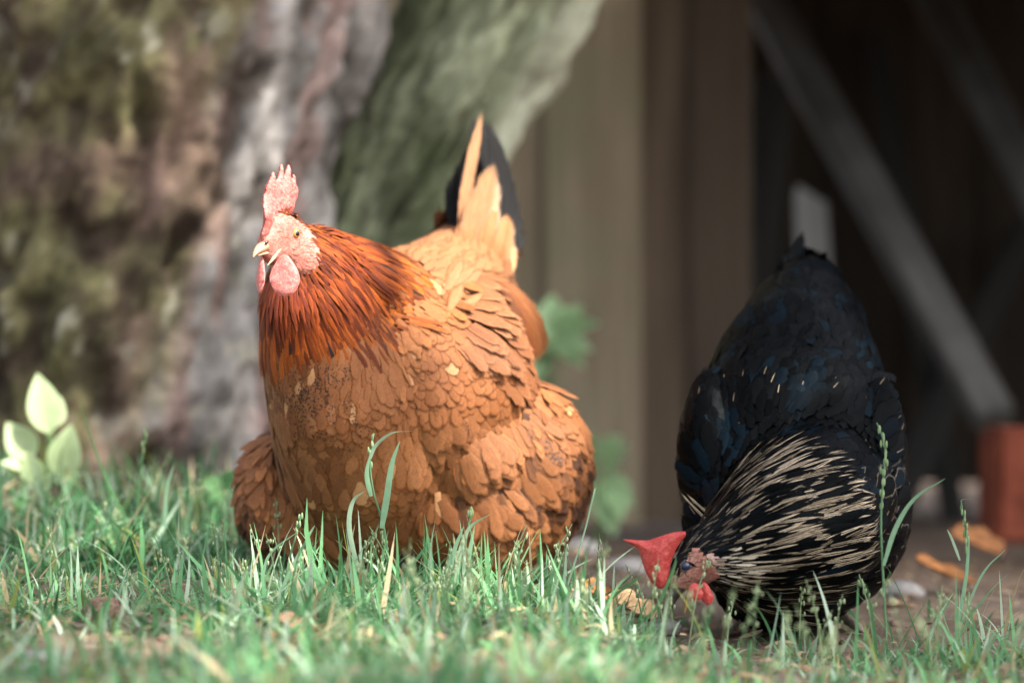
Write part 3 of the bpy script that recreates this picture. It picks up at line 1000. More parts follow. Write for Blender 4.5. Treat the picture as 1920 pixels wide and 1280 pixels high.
def red_feathers():
    P, Nn = bP, bN
    ok = ~face_mask_red(P, -4.0)
    P, Nn = P[ok], Nn[ok]
    P_true = P
    P = P + rng.normal(0, 0.0065, P.shape)
    e = P - F0
    dist = np.linalg.norm(e, axis=1)
    ed = e / dist[:, None]
    lat = P - atr(800, 780, 2.87)
    l_ = lat @ lR; f_ = lat @ hR; z = P[:, 2]
    # regions
    up_side = np.clip(ed @ norm(np.array([0.75, 0.45, -0.15])), 0, 1)
    thr = 0.112 + 0.042 * up_side ** 2 + 0.014 * (fbm(P * 30, 41, 2) - 0.5) + 0.012 * (rng.random(len(P)) - 0.5)
    hack = np.linalg.norm(P_true - F0, axis=1) < thr
    wsh = WSH; waxis = norm(WTIP - WSH)
    wq = P - atr(915, 610, 2.88)
    wing = (np.abs(wq @ lR) < 0.10) & (l_ > 0.055) & ((wq / np.array([.07, .14, .065])) ** 2).sum(1).__lt__(1.0) & (P[:, 0] > atr(862, 600, 2.86)[0]) & ~hack
    lm = l_ < -0.055
    wqm = P - (atr(915, 610, 2.88) - 2 * ((atr(915, 610, 2.88) - atr(800, 780, 2.87)) @ lR) * lR)
    wingm = lm & ((wqm / np.array([.07, .12, .065])) ** 2).sum(1).__lt__(1.0) & ~hack
    back = (f_ < -0.02) & (z > 0.235) & ~hack & ~wing & ~wingm
    saddle = ((f_ < 0.06) & (z > 0.25) & ~hack & ~wing & ~wingm) | back
    thigh = ((z < 0.175) & ((l_ > 0.072) | (l_ < -0.05) | (f_ < -0.03))) & ~wing
    region = np.full(len(P), 0)          # breast
    region[thigh] = 3
    region[saddle] = 2
    region[wing | wingm] = 4
    under = hack & (dist > thr - 0.022) & (rng.random(len(P)) < 0.35)
    region[hack & ~under] = 1
    hack = hack & ~under
    rad = np.choose(region, [0.0070, 0.0041, 0.0064, 0.0060, 0.0070])
    near = hack & (dist < 0.06)
    rad = np.where(near, 0.0030, rad)
    rad = np.where((region == 0) & (dist < 0.17), 0.0056, rad)
    P = P_true; e = P - F0; dist = np.linalg.norm(e, axis=1); ed = e / dist[:, None]; z = P[:, 2]
    k = poisson(P, rad)
    P, Nn, region, dist, ed, l_, f_, z = (x[k] for x in (P, Nn, region, dist, ed, l_, f_, z))
    n = len(P)
    # flow
    T = ed * 1.0 + np.array([-0.25, 0, -0.95]) * (region == 0)[:, None] + np.array([0, 0, -0.35]) * (region == 3)[:, None]
    T = np.where((region == 2)[:, None], norm(KEY_TAIL - P + 1e-9) * 0.8 + np.array([0, .4, -0.15 ]) + np.array([0, 0, -0.5]) * (l_ > 0.03)[:, None], T)
    T = np.where((region == 4)[:, None], norm(WTIP - WSH) + np.array([0.0, 0.1, -0.55]), T)
    drift = smooth(fbm(P * 16, 58, 3), 0.32, 0.68)
    rnd = 0.55 * drift + 0.45 * rng.random(n); r2 = 0.7 * drift + 0.3 * rng.random(n)
    big = fbm(P * 22, 51, 3)
    # colours
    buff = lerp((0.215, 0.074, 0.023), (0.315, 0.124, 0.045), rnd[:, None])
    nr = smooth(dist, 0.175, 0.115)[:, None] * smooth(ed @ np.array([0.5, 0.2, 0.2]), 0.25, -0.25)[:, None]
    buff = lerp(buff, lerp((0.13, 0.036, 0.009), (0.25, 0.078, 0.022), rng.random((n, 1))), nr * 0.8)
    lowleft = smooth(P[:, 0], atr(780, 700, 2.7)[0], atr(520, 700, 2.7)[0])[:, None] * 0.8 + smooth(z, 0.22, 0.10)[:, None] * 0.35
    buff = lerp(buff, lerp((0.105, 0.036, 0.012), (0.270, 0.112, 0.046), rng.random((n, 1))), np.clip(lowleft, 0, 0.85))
    pale = rng.random(n) < 0.02
    buff = np.where(pale[:, None], (0.43, 0.22, 0.10), buff)
    buff_edge = lerp((0.18, 0.056, 0.015), (0.25, 0.085, 0.025), r2[:, None])
    brown = lerp((0.165, 0.058, 0.019), (0.275, 0.112, 0.043), rnd[:, None])
    rust = lerp((0.085, 0.016, 0.003), (0.36, 0.092, 0.012), rng.random((n, 1)) ** 1.5)
    cape = smooth(dist, 0.07, 0.14)[:, None]
    rust = lerp(rust * np.array([0.9, 0.65, 0.6]), rust * np.array([1.05, 1.05, 1.0]), cape)
    throat = smooth(ed @ np.array([-0.3, -0.5, -0.8]), 0.55, 0.9)[:, None] * smooth(dist, 0.09, 0.03)[:, None]
    rust = lerp(rust, np.tile((0.42, 0.09, 0.055), (n, 1)), throat * 0.7)
    sad = lerp((0.25, 0.099, 0.038), (0.33, 0.150, 0.066), rnd[:, None])
    wng = lerp((0.155, 0.052, 0.017), (0.26, 0.100, 0.038), rnd[:, None])
    reg = region[:, None]
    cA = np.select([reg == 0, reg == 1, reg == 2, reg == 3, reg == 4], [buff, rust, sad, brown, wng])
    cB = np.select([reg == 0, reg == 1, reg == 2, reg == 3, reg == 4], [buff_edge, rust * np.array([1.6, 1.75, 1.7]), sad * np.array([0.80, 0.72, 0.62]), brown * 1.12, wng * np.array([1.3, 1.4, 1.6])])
    dk = (region == 1) & (rng.random(n) < 0.05) & (dist > 0.085)
    cA = np.where(dk[:, None], (0.02, 0.014, 0.012), cA)
    cB = np.where(dk[:, None], rust * 1.5, cB)
    spot = np.exp(-(np.linalg.norm((P - at(1045, 905, 2.82)) * np.array([1, 0.4, 0.8]), axis=1) / 0.030) ** 2) + 0.6 * np.exp(-(np.linalg.norm((P - at(500, 960, 2.80)) * np.array([1, 0.4, 1]), axis=1) / 0.03) ** 2)
    drk = (region == 3) & (rng.random(n) < 0.04 + 0.75 * spot + 0.25 * smooth(fbm(P * 17, 57, 2), 0.54, 0.62))
    cA = np.where(drk[:, None], lerp((0.035, 0.015, 0.008), (0.13, 0.050, 0.019), rng.random((n, 1))), cA)
    cB = np.where(drk[:, None], cA * 1.5, cB)
    edge = np.choose(region, [0.37, 0.45, 0.45, 0.60, 0.42]) * (0.8 + 0.5 * rng.random(n))
    edge = np.where(dk, 0.5, edge)
    shaft = np.choose(region, [0.10, 0.25, 0.1, 0.12, 0.5]) * rng.random(n)
    cA = np.concatenate([cA, shaft[:, None]], 1); cB = np.concatenate([cB, edge[:, None]], 1)
    # dark flecks on the breast just under the cape
    fleck = np.zeros(n)
    sp = np.exp(-(np.linalg.norm((P - atr(600, 700, 2.66)) * np.array([1, 0.6, 1]), axis=1) / 0.055) ** 2)
    fleck = np.where(region == 0, 0.30 + 0.50 * sp * (0.4 + rng.random(n)) + 0.2 * (big > 0.55), 0)
    fleck = np.where(region == 3, 0.35 + 0.7 * (big > 0.58) * rng.random(n), fleck)
    fleck = np.where(region == 4, 0.45 * (rng.random(n) < 0.3), fleck)
    fleck = np.where(region == 2, 0.3, fleck)
    sz = 0.85 + 0.3 * rng.random(n)
    L = np.choose(region, [0.0260, 0.046, 0.044, 0.038, 0.046]) * sz
    L = np.where((region == 1), (0.012 + 0.036 * smooth(dist, 0.03, 0.10)) * sz, L)
    W = np.choose(region, [0.0088, 0.0029, 0.0080, 0.0092, 0.0085]) * (0.85 + 0.3 * rng.random(n))
    W = np.where((region == 1), W * (0.5 + 0.62 * smooth(dist, 0.03, 0.12)), W)
    W = np.where((region == 0) & (dist < 0.17), W * 0.85, W)
    lift = np.choose(region, [0.062, 0.11, 0.065, 0.072, 0.085]) + rng.normal(0, 0.014, n)
    bend = np.choose(region, [0.19, 0.28, 0.20, 0.24, 0.24])
    shape = np.choose(region, [0.0, 0.8, 0.5, 0.15, 0.05]) + 0.1 * rng.random(n)
    barb = np.choose(region, [0.22, 0.12, 0.25, 0.30, 0.25])
    jit = 0.12
    # a soft under-layer that hangs straight down and closes the creases
    qP, qN = sample(bme, 16000)
    ok = ~face_mask_red(qP, -6) & (np.linalg.norm(qP - F0, axis=1) > 0.11) & (qP[:, 2] < 0.33)
    qP, qN = qP[ok], qN[ok]
    tree_ = bvh(bme)
    cc_ = np.array([tree_.find_nearest(Vector(a + b * 0.050))[3] for a, b in zip(qP, qN)]) < 0.0475
    qP, qN = qP[cc_], qN[cc_]
    kk = poisson(qP, np.full(len(qP), 0.0062)); qP, qN = qP[kk], qN[kk]; m_ = len(qP)
    qc = lerp((0.15, 0.05, 0.014), (0.32, 0.12, 0.038), rng.random((m_, 1)))
    UL = feathers(qP - qN * 0.002, qN, np.tile((0.15, 0.1, -1.0), (m_, 1)), rng.uniform(0.028, 0.042, m_), rng.uniform(0.004, 0.007, m_), 0.10, 0.2,
                  np.concatenate([qc, np.full((m_, 1), .1)], 1), np.concatenate([qc * 1.1, np.full((m_, 1), .5)], 1), 0.2, 0.1, 0.3, 0.3, jit=0.3, twist=0.1)
    names = ['breast_feathers', 'hackle', 'saddle_feathers', 'thigh_feathers', 'wing']
    out = {}
    for r in range(5):
        s = region == r
        g = [(s, names[r])]
        if r in (3, 4):
            g = [(s & (l_ > 0), names[r]), (s & (l_ <= 0), names[r])]
        for i, (q, nm) in enumerate(g):
            if q.sum() == 0: continue
            out.setdefault(r, []).append((nm, feathers(P[q], Nn[q], T[q], L[q], W[q], lift[q], bend[q], cA[q], cB[q], shape[q], 0.12, barb[q], fleck[q], jit=0.10 if r != 3 else 0.18, twist=0.05 if r != 3 else 0.08)))
    out[3].insert(0, ('downy_feathers', UL))
    return out

# body with a face
def add_faces_mat(me, mask_fn):
    c = np.empty(len(me.polygons) * 3); me.polygons.foreach_get('center', c)
    mk = mask_fn(c.reshape(-1, 3)).astype(np.int32)
    me.polygons.foreach_set('material_index', mk)
    me.polygons.foreach_set('use_smooth', np.ones(len(mk), bool))
FR = red_feathers()
fm_idx = face_mask_red
c_ = np.empty(len(bme.polygons) * 3); bme.polygons.foreach_get('center', c_); c_ = c_.reshape(-1, 3)
face_i = face_mask_red(c_).astype(np.int32)
shrink(bme, lambda V_: face_mask_red(V_, 2.0), 0.0035)
body_o = obj('body', bme, [M['under_red'], M['face']], hen)
bme.polygons.foreach_set('material_index', face_i)
bme.polygons.foreach_set('use_smooth', np.ones(len(face_i), bool))

def face_bristles(P, Nn, keep, origin, fwd, up, cols, parent, m, L=(0.003, 0.007), W=0.00045, rad=0.0021):
    k = np.nonzero(keep)[0]
    k = k[poisson(P[k], np.full(len(k), rad))]
    p, nn = P[k], Nn[k]; n = len(p)
    T = np.tile(-fwd * 0.9 - up * 0.25, (n, 1)) + rng.normal(0, 0.2, (n, 3))
    c = lerp(cols[0], cols[1], rng.random((n, 1)))
    c4 = np.concatenate([c, np.zeros((n, 1))], 1); e4 = np.concatenate([c * 1.2, np.full((n, 1), 0.3)], 1)
    feather_obj('bristles', [feathers(p, nn, T, rng.uniform(*L, n), W, 0.25, 0.3, c4, e4, 0.8, nu=3, nv=4)], m, parent)
_q = bP - OH
_f, _u = _q @ fH * 1000, _q @ UP * 1000
_fm = face_mask_red(bP)
_back = np.clip((-_f - 8) / 22, 0, 1)
face_bristles(bP, bN, _fm & (rng.random(len(bP)) < 0.05 + 0.5 * _back + 0.5 * smooth(_u, -18, -30) + 0.4 * smooth(_u, 8, 16)), OH, fH, UP, ((0.14, 0.03, 0.008), (0.40, 0.15, 0.06)), hen, M['feather'])

wing_extra = []
def red_wing_quills(mirror):
    parts = []
    C0 = atr(800, 780, 2.87)
    def mr(p):
        p = np.asarray(p, float)
        return p - 2 * ((p - C0) @ lR) * lR if mirror else p
    side = np.array([0.75, 0.1, 0.65])
    if mirror: side = side - 2 * (side @ lR) * lR
    # secondaries hanging in a row, then the primaries that reach past the flank
    ends = [((872, 545, 2.80), (905, 712, 2.815)), ((885, 535, 2.815), (925, 716, 2.83)), ((896, 528, 2.83), (945, 714, 2.845)), ((906, 524, 2.845), (962, 708, 2.86)),
            ((915, 522, 2.86), (978, 700, 2.88)), ((922, 520, 2.88), (990, 694, 2.905)), ((928, 520, 2.90), (1000, 688, 2.93)), ((932, 520, 2.92), (1008, 678, 2.955)), ((935, 520, 2.94), (1014, 668, 2.98))]
    for i, (a, b) in enumerate(ends):
        if i < 5: continue
        p0, p2 = atr(*a), atr(*b)
        mid = (p0 + p2) / 2 + lR * 0.008 + np.array([0.002, 0, 0.004])
        t = rng.random()
        c = lerp((0.20, 0.060, 0.017), (0.36, 0.14, 0.05), t)
        if i in (2, 5): c = np.array((0.14, 0.05, 0.02))
        p0, mid, p2 = p0 + hR * 0.010, mid + lR * (0.002 * (i - 4)) + hR * 0.014, p2 + lR * (0.003 * (i - 4)) + hR * 0.010
        parts.append(quill([mr(p0), mr(mid), mr(p2)], 0.0115, side, None, (*c, 0.5), (*np.minimum(1, c * np.array([1.35, 1.45, 1.6])), 0.22), 0.1, 0.25 * (rng.random() < .4)))
    # a pale bent covert under the wing
    if not mirror:
        parts.append(quill([atr(906, 728, 2.765), atr(940, 738, 2.755), atr(968, 762, 2.77)], 0.0055, (0.2, 0.1, 1), None, (0.66, 0.42, 0.25, 0.3), (0.75, 0.55, 0.38, 0.3), 0.6))
        parts.append(quill([atr(915, 760, 2.765), atr(945, 772, 2.755), atr(975, 792, 2.77)], 0.006, (0.2, 0.1, 1), None, (0.55, 0.27, 0.12, 0.3), (0.68, 0.42, 0.24, 0.3), 0.5))
    return parts

wings = FR.get(4, [])
for r in range(4):
    for nm, pt in FR.get(r, []):
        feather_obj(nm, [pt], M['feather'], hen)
feather_obj('wing', [w[1] for w in wings[:1]] + red_wing_quills(False), M['feather'], hen)
feather_obj('wing', [w[1] for w in wings[1:]] + red_wing_quills(True), M['feather'], hen)

def red_tail():
    parts = []
    base = atr(895, 445, 3.03)
    K = (0.010, 0.0095, 0.010, 0.4); KE = (0.07, 0.07, 0.075, 0.10)
    out = norm(lR * 0.9 + np.array([0, 0, 0.15]))
    tips = [(903, 212, 3.03), (917, 222, 3.04), (928, 244, 3.05), (937, 272, 3.06), (944, 306, 3.07), (950, 345, 3.08), (952, 385, 3.09), (953, 418, 3.09)]
    for i, t in enumerate(tips):
        for s in (0, 1):
            b = atr(880 + 4 * i, 468 + 3 * i, 3.01 + 0.006 * i)
            e = atr(*t) + np.array([0, 0.02 * s, 0])
            if s: e = e - lR * 0.012 * (1 + 0.4 * i); b = b - lR * 0.02
            m_ = (b + e) / 2 + np.array([0.014 + .001 * i, 0.01, 0.0])
            parts.append(quill([b, m_, e], 0.0100, norm(np.array([0.72, 0.6, 0.1])), None, K, KE, 0.05, 0, 0.2))
    # left-hand fan edge
    for i in range(4):
        b = atr(868, 470, 3.0); e = atr(858 - 4 * i + 24 * (3 - i) * .5, 330 - 30 * (3 - i), 3.06 + 0.01 * i)
        parts.append(quill([b, (b + e) / 2 + np.array([-0.006, .005, 0]), e], 0.0085, np.array([0.8, 0.5, 0]), None, K, KE, 0.1, 0, 0.2))
    tail = feather_obj('tail', parts, M['feather'], hen)
    cov = []
    buff = (0.36, 0.18, 0.085, 0.3); be = (0.45, 0.27, 0.15, 0.25)
    # long buff edge feather and the coverts in front of the black fan
    cov.append(quill([atr(862, 470, 2.985), atr(876, 350, 3.00), atr(904, 207, 3.015)], 0.0075, (0.9, 0.3, 0.1), None, (0.42, 0.20, 0.10, 0.2), (0.50, 0.28, 0.15, 0.3), 0.25))
    cov.append(quill([atr(880, 480, 2.975), atr(897, 400, 2.985), atr(926, 306, 3.0)], 0.0135, (0.9, 0.3, 0.2), None, buff, be, 0.1))
    cov.append(quill([atr(872, 490, 2.97), atr(882, 420, 2.975), atr(902, 345, 2.985)], 0.0115, (0.9, 0.3, 0.2), None, buff, be, 0.1))
    cov.append(quill([atr(902, 480, 2.985), atr(915, 425, 2.99), atr(930, 330, 3.01)], 0.011, (0.9, 0.3, 0.2), None, (0.44, 0.27, 0.16, .3), (0.52, 0.37, 0.26, 0.3), 0.1))
    cov.append(quill([atr(915, 520, 2.99), atr(938, 470, 3.0), atr(948, 402, 3.02)], 0.0135, (0.9, 0.3, 0.2), None, (0.40, 0.21, 0.10, .3), (0.48, 0.29, 0.16, 0.3), 0.0))
    cov.append(quill([atr(930, 540, 3.0), atr(950, 500, 3.02), atr(958, 448, 3.04)], 0.011, (0.9, 0.3, 0.2), None, (0.56, 0.31, 0.15, .3), (0.05, 0.04, 0.04, 0.3), 0.0))
    for i in range(12):
        t = rng.random()
        b = atr(840 + 90 * t, 500 + 30 * rng.random(), 2.955 + .03 * t)
        e = b + np.array([0.006 + 0.012 * t, 0.018, 0.045 + 0.025 * rng.random()])
        c = lerp((0.30, 0.11, 0.036), (0.42, 0.19, 0.08), rng.random())
        cov.append(quill([b, (b + e) / 2 + np.array([0, -0.006, 0]), e], 0.0065, (0.9, 0.3, 0.2), None, (*c, .2), (*np.minimum(c * 1.25, 1), 0.3), 0.3))
    feather_obj('tail_coverts', cov, M['feather'], hen)
red_tail()

def red_head():
    poly = [(24, -13), (31, -6), (30, 3), (31, 12), (29, 19), (25, 24), (23, 30), (20, 34), (20, 39), (17, 42), (14, 46), (8, 53), (5.5, 51), (4, 46), (1.5, 46), (-2, 52), (-5, 60.5), (-8, 59), (-9, 51), (-11, 51), (-14, 57), (-17, 61), (-20, 58),
            (-20.5, 50), (-23, 48), (-25, 52.5), (-28, 50), (-29, 44), (-32, 39), (-31.5, 31), (-28, 26), (-24, 17), (-16, 12), (0, 8), (10, -4), (16, -12)]
    poly = np.array(poly) / 1000
    me = blade_poly(poly, OH, fH, UP, lH, 0.0048, 'comb', 0.55, 0.0009, 0.0008,
                    bend=lambda X, Y: 0.006 * smooth(X, 0.012, 0.034) + 0.0025 * np.sin(Y * 160) * smooth(X, 0.0, 0.03))
    obj('comb', me, M['comb'], hen)
    # beak
    bk = loft([(12, -15, 7.8, 7.2), (17, -14.8, 7.4, 6.8), (23, -16.0, 6.2, 5.8), (28, -18.2, 4.8, 4.6), (33, -21.0, 3.2, 3.4), (36.5, -24.0, 1.7, 2.0), (38, -26.6, .4, .5)], OH, fH, UP, lH, 'beak')
    b_o = obj('beak', bk, M['beak'], hen)
    lw = loft([(8, -22, 6.0, 2.6), (17, -21.8, 5.2, 2.2), (25, -23.2, 3.6, 1.6), (30, -24.6, 1.9, 1.0), (33, -25.2, .3, .3)], OH, fH, UP, lH, 'lower_mandible')
    obj('lower_mandible', lw, M['beak'], b_o)
    ns = tubes_mesh('nostril', [tube([hd(22, -11.5, 5.8), hd(25.5, -13.5, 5.9), hd(27, -14.6, 5.2)], [.0006, .0013, .0004], 8)])
    obj('nostril', ns, M['pupil'], b_o)
    # eye with lid ring
    for s in (1, -1):
        ec = hd(-9.5, -4, 12.4 * s)
        ax = norm(lH * s * 0.96 + fH * 0.28)
        tx = norm(np.cross(UP, ax)); ty = np.cross(ax, tx)
        V, F = sphere(ec + ax * 0.0005, 0.0054, None, 20, 14)
        eye = obj('eye', mesh_np('eye', V, F), M['iris'], hen)
        V, F = sphere(ec + ax * 0.0043, (0.0029, 0.0029, 0.0018), np.array([tx, ty, ax]), 16, 10)
        obj('pupil', mesh_np('pupil', V, F), M['pupil'], eye)
        th = np.linspace(0, 2 * np.pi, 25)
        rg = ec + ax * 0.0024 + tx * (np.cos(th) * 0.0060)[:, None] + ty * (np.sin(th) * 0.0053)[:, None]
        obj('eyelid', tubes_mesh('eyelid', [tube(rg, 0.0010, 8)]), M['comb'], eye)
        # ear lobe
        V, F = sphere(hd(-25, -11, 14.0 * s), (0.0060, 0.0035, 0.0130), np.array([norm(fH + lH * s * .5), norm(lH * s - fH * .5), UP]), 18, 14)
        V = V + (fbm(V * 260, 15, 2) - .5)[:, None] * 0.003
        obj('earlobe', mesh_np('earlobe', V, F), M['lobe'], hen)
        V, F = sphere(hd(-22, -28, 11.0 * s), (0.006, 0.0035, 0.008), np.array([norm(fH + lH * s * .5), norm(lH * s - fH * .5), UP]), 16, 12)
        V = V + (fbm(V * 260, 16, 2) - .5)[:, None] * 0.003
        obj('cheek', mesh_np('cheek', V, F), M['face'], hen)
    # wattles
    def wattle(cpx, cpy, d, hw, hh, xdir, top):
        s = d / FPX
        pts = []
        for t in np.linspace(0, 2 * np.pi, 26, endpoint=False):
            x = math.cos(t); y = math.sin(t)
            wd = hw * (0.62 + 0.38 * smooth(-y, -1, 0.3))
            pts.append((x * float(wd) * s, y * hh * s))
        zd = norm(np.cross(xdir, UP))
        me = blade_poly(pts, atr(cpx, cpy, d), xdir, UP, zd, 0.0030, 'wattle', 0.5, 0.0010, 0.0005, bend=lambda X, Y: 0.004 * np.sin(X * 120) - Y * 0.12)
        return obj('wattle', me, M['wattle'], hen)
    wattle(534, 516, 2.618, 28, 39, norm(np.array([0.97, 0.24, 0])), 0)
    wattle(489, 514, 2.632, 12, 36, norm(np.array([0.93, -0.35, 0])), 0)
red_head()

obj('leg', leg_mesh(atr(905, 990, 2.83), np.array([atr(905, 1090, 2.83)[0], 2.80, float(gz(atr(905, 1090, 2.83)[0], 2.80))]), hR, lR, 'leg'), M['shank'], hen)
obj('leg', leg_mesh(atr(618, 990, 2.86), np.array([atr(600, 1090, 2.83)[0], 2.83, float(gz(atr(600, 1090, 2.83)[0], 2.83))]), hR, lR, 'leg'), M['shank'], hen)

# ------------------------------------------------------------------ black hen
bhen = empty('hen', (float(at(1480, 900, 2.75)[0]), 2.75, -0.035), 'black hen with cream streaked neck bending down to peck at the ground', 'hen')
hB = norm(np.array([-0.12, -0.99, 0])); lB = np.array([0.99, -0.12, 0])
OB = at(1290, 1062, 2.535)
fB = norm(np.array([-0.74, -0.22, -0.66])); uB = norm(np.array([-0.66, -0.05, 0.75])); uB = norm(uB - (uB @ fB) * fB); sB = np.cross(fB, uB)
if sB[1] > 0: sB = -sB     # the side of the face turned to the camera
def hb(f, u, l=0.0):
    return OB + fB * f / 1000 + uB * u / 1000 + sB * l / 1000

def black_body():
    hx = np.array([fB, sB, uB])
    balls = [(hb(-4, 0), (0.026, 0.0155, 0.019), hx), (hb(-20, 2), (0.026, 0.019, 0.023), hx), (hb(10, -3), (0.017, 0.011, 0.013), hx)]
    balls += chain([(1322, 1052, 2.545, 44), (1365, 1036, 2.55, 74), (1420, 1010, 2.565, 112), (1478, 993, 2.60, 144), (1515, 960, 2.66, 160), (1500, 930, 2.72, 175)], 6)
    bx = np.array([lB, -hB, UP])
    balls += chain([(1400, 1078, 2.57, 60), (1470, 1106, 2.62, 66), (1550, 1085, 2.66, 66)], 5)
    spine = [((1490, 985, 2.70), (0.104, 0.085, 0.090)), ((1482, 860, 2.77), (0.108, 0.12, 0.118)), ((1492, 760, 2.83), (0.092, 0.11, 0.112)), ((1506, 660, 2.90), (0.070, 0.09, 0.086)),
             ((1514, 580, 2.96), (0.046, 0.07, 0.054)), ((1514, 530, 3.00), (0.026, 0.05, 0.026))]
    for (c0, r0), (c1, r1) in zip(spine[:-1], spine[1:]):
        for t in np.linspace(0, 1, 5):
            c = np.array(c0) * (1 - t) + np.array(c1) * t
            balls.append((at(*c), tuple(np.array(r0) * (1 - t) + np.array(r1) * t), bx))
    balls.append((at(1338, 860, 2.76), (0.035, 0.09, 0.085), bx))      # wings at the flanks
    balls.append((at(1636, 880, 2.76), (0.034, 0.09, 0.095), bx))
    balls.append((at(1600, 960, 2.72), (0.055, 0.08, 0.075), bx))
    balls.append((at(1475, 1090, 2.70), (0.068, 0.06, 0.046), bx))
    return remesh(balls, 0.0035, 11)
kme = black_body()
kP, kN = sample(kme, 90000)
FB0 = hb(-2, 6)

def face_mask_black(P, grow=0.0):
    q = P - OB
    f, u = q @ fB * 1000, q @ uB * 1000
    return (f > -14 - grow) & (u < 8.5 - 0.25 * f + grow) & (u > -24) & (np.linalg.norm(q, axis=1) < 0.042)

def black_feathers():
    P, Nn = kP, kN
    ok = ~face_mask_black(P, -3.0)
    P, Nn = P[ok], Nn[ok]
    e = P - FB0
    dist = np.linalg.norm(e, axis=1); ed = e / dist[:, None]
    q = P - at(1490, 800, 2.80)
    l_ = q @ lB; z = P[:, 2]
    rightish = np.clip(ed @ norm(np.array([1, 0.2, 0.15])), 0, 1)
    thr = 0.118 + 0.052 * rightish ** 3 + 0.014 * (fbm(P * 30, 43, 2) - .5)
    hack = (dist < thr) & (P[:, 1] < 2.74)
    wing = (np.abs(l_) > 0.075) & (z > 0.06) & (z < 0.26) & ~hack
    region = np.where(hack, 1, 0)
    region[(P[:, 2] > 0.235) & ~hack] = 2
    region[wing] = 4
    rad = np.choose(region, [0.0066, 0.0042, 0.0064, 0.0068, 0.0070])
    rad = np.where(hack & (dist < 0.05), 0.0034, rad)
    k = poisson(P, rad)
    P, Nn, region, dist, ed, l_, z = (x[k] for x in (P, Nn, region, dist, ed, l_, z))
    n = len(P)
    T = ed + np.array([0, 0.25, 0.25]) * (region != 1)[:, None]
    T = np.where((region == 2)[:, None], norm(at(1510, 470, 3.02) - P), T)
    rnd = rng.random(n)
    black = lerp((0.0010, 0.0011, 0.0013), (0.0032, 0.0035, 0.004), rnd[:, None])
    blue = (fbm(P * 34, 88, 2) > 0.57) & (rng.random(n) < 0.6) & (region != 1) | (rng.random(n) < 0.015)
    black = np.where(blue[:, None], lerp((0.0015, 0.003, 0.005), (0.0035, 0.008, 0.013), rng.random((n, 1))), black)
    cream = lerp((0.20, 0.155, 0.105), (0.52, 0.43, 0.32), rng.random((n, 1)))
    # the throat is paler, the crown of the head black
    crown = smooth((P - OB) @ uB, 0.012, 0.026) * smooth(dist, 0.10, 0.04)
    cA = black.copy()
    hackle = (region == 1)
    pal = hackle & (rng.random(n) < 0.56 - 0.5 * crown)
    cB = np.where(pal[:, None], cream, lerp((0.008, 0.008, 0.009), (0.02, 0.02, 0.022), rng.random((n, 1))))
    throat = hackle & (np.linalg.norm(P - at(1372, 1085, 2.50), axis=1) < 0.028)
    cA = np.where(throat[:, None], lerp((0.18, 0.15, 0.11), (0.62, 0.56, 0.46), rng.random((n, 1))), cA)
    shafty = ~hackle & (rng.random(n) < 0.12) & (z < 0.20)
    cB = np.where(shafty[:, None], lerp((0.14, 0.11, 0.075), (0.36, 0.28, 0.20), rng.random((n, 1))), cB)
    edge = np.where(hackle, np.where(pal, 0.62 + 0.25 * rng.random(n), 0.1), 0.08)
    edge = np.where(shafty, 0.0, edge)
    edge = np.where(hackle & (dist < 0.05), 0.5, edge)
    lace = ~hackle & (P[:, 0] > at(1560, 900, 2.75)[0]) & (rng.random(n) < 0.45 * smooth(z, 0.17, 0.11))
    cB = np.where(lace[:, None], (0.15, 0.125, 0.10), cB); edge = np.where(lace, 0.32, edge)
    shaft = np.where(shafty, 1.0, np.where(hackle, 0.0, 0.0))
    cA = np.concatenate([cA, shaft[:, None]], 1); cB = np.concatenate([cB, edge[:, None]], 1)
    narrow = np.where(pal, 0.30, 0.9)
    sz = 0.85 + 0.3 * rng.random(n)
    L = np.choose(region, [0.028, 0.046, 0.032, 0.036, 0.036]) * sz
    L = np.where(hackle, (0.011 + 0.037 * smooth(dist, 0.025, 0.10)) * sz, L)
    W = np.choose(region, [0.0084, 0.0046, 0.0085, 0.0095, 0.0088]) * (0.85 + 0.3 * rng.random(n))
    W = np.where(hackle, W * narrow * (0.42 + 0.62 * smooth(dist, 0.025, 0.11)), W)
    lift = np.choose(region, [0.10, 0.10, 0.09, 0.11, 0.11]) + rng.normal(0, 0.02, n)
    bend = np.choose(region, [0.32, 0.28, 0.3, 0.4, 0.34])
    shape = np.choose(region, [0.0, 0.65, 0.1, 0.1, 0.1]) + 0.08 * rng.random(n)
    barb = np.choose(region, [0.25, 0.1, 0.25, 0.3, 0.3])
    groups = [(0, 'breast_feathers', region == 0), (1, 'hackle', region == 1), (2, 'back_feathers', region == 2), (4, 'wing', (region == 4) & (l_ > 0)), (4, 'wing', (region == 4) & (l_ <= 0))]
    for r, nm, s in groups:
        if s.sum() == 0: continue
        parts = [feathers(P[s], Nn[s], T[s], L[s], W[s], lift[s], bend[s], cA[s], cB[s], shape[s], 0.14, barb[s], 0.0, jit=0.13 if r != 1 else 0.075, twist=0.08)]
        feather_obj(nm, parts, M['black_feather'], bhen)
black_feathers()
face_bristles(kP, kN, face_mask_black(kP) & (rng.random(len(kP)) < 0.35), OB, fB, uB, ((0.02, 0.015, 0.01), (0.30, 0.22, 0.14)), bhen, M['black_feather'])
kc = np.empty(len(kme.polygons) * 3); kme.polygons.foreach_get('center', kc)
kf = face_mask_black(kc.reshape(-1, 3)).astype(np.int32)
shrink(kme, lambda V_: face_mask_black(V_, 2.0), 0.0035)
obj('body', kme, [M['under_black'], M['face_dark']], bhen)
kme.polygons.foreach_set('material_index', kf)
kme.polygons.foreach_set('use_smooth', np.ones(len(kf), bool))

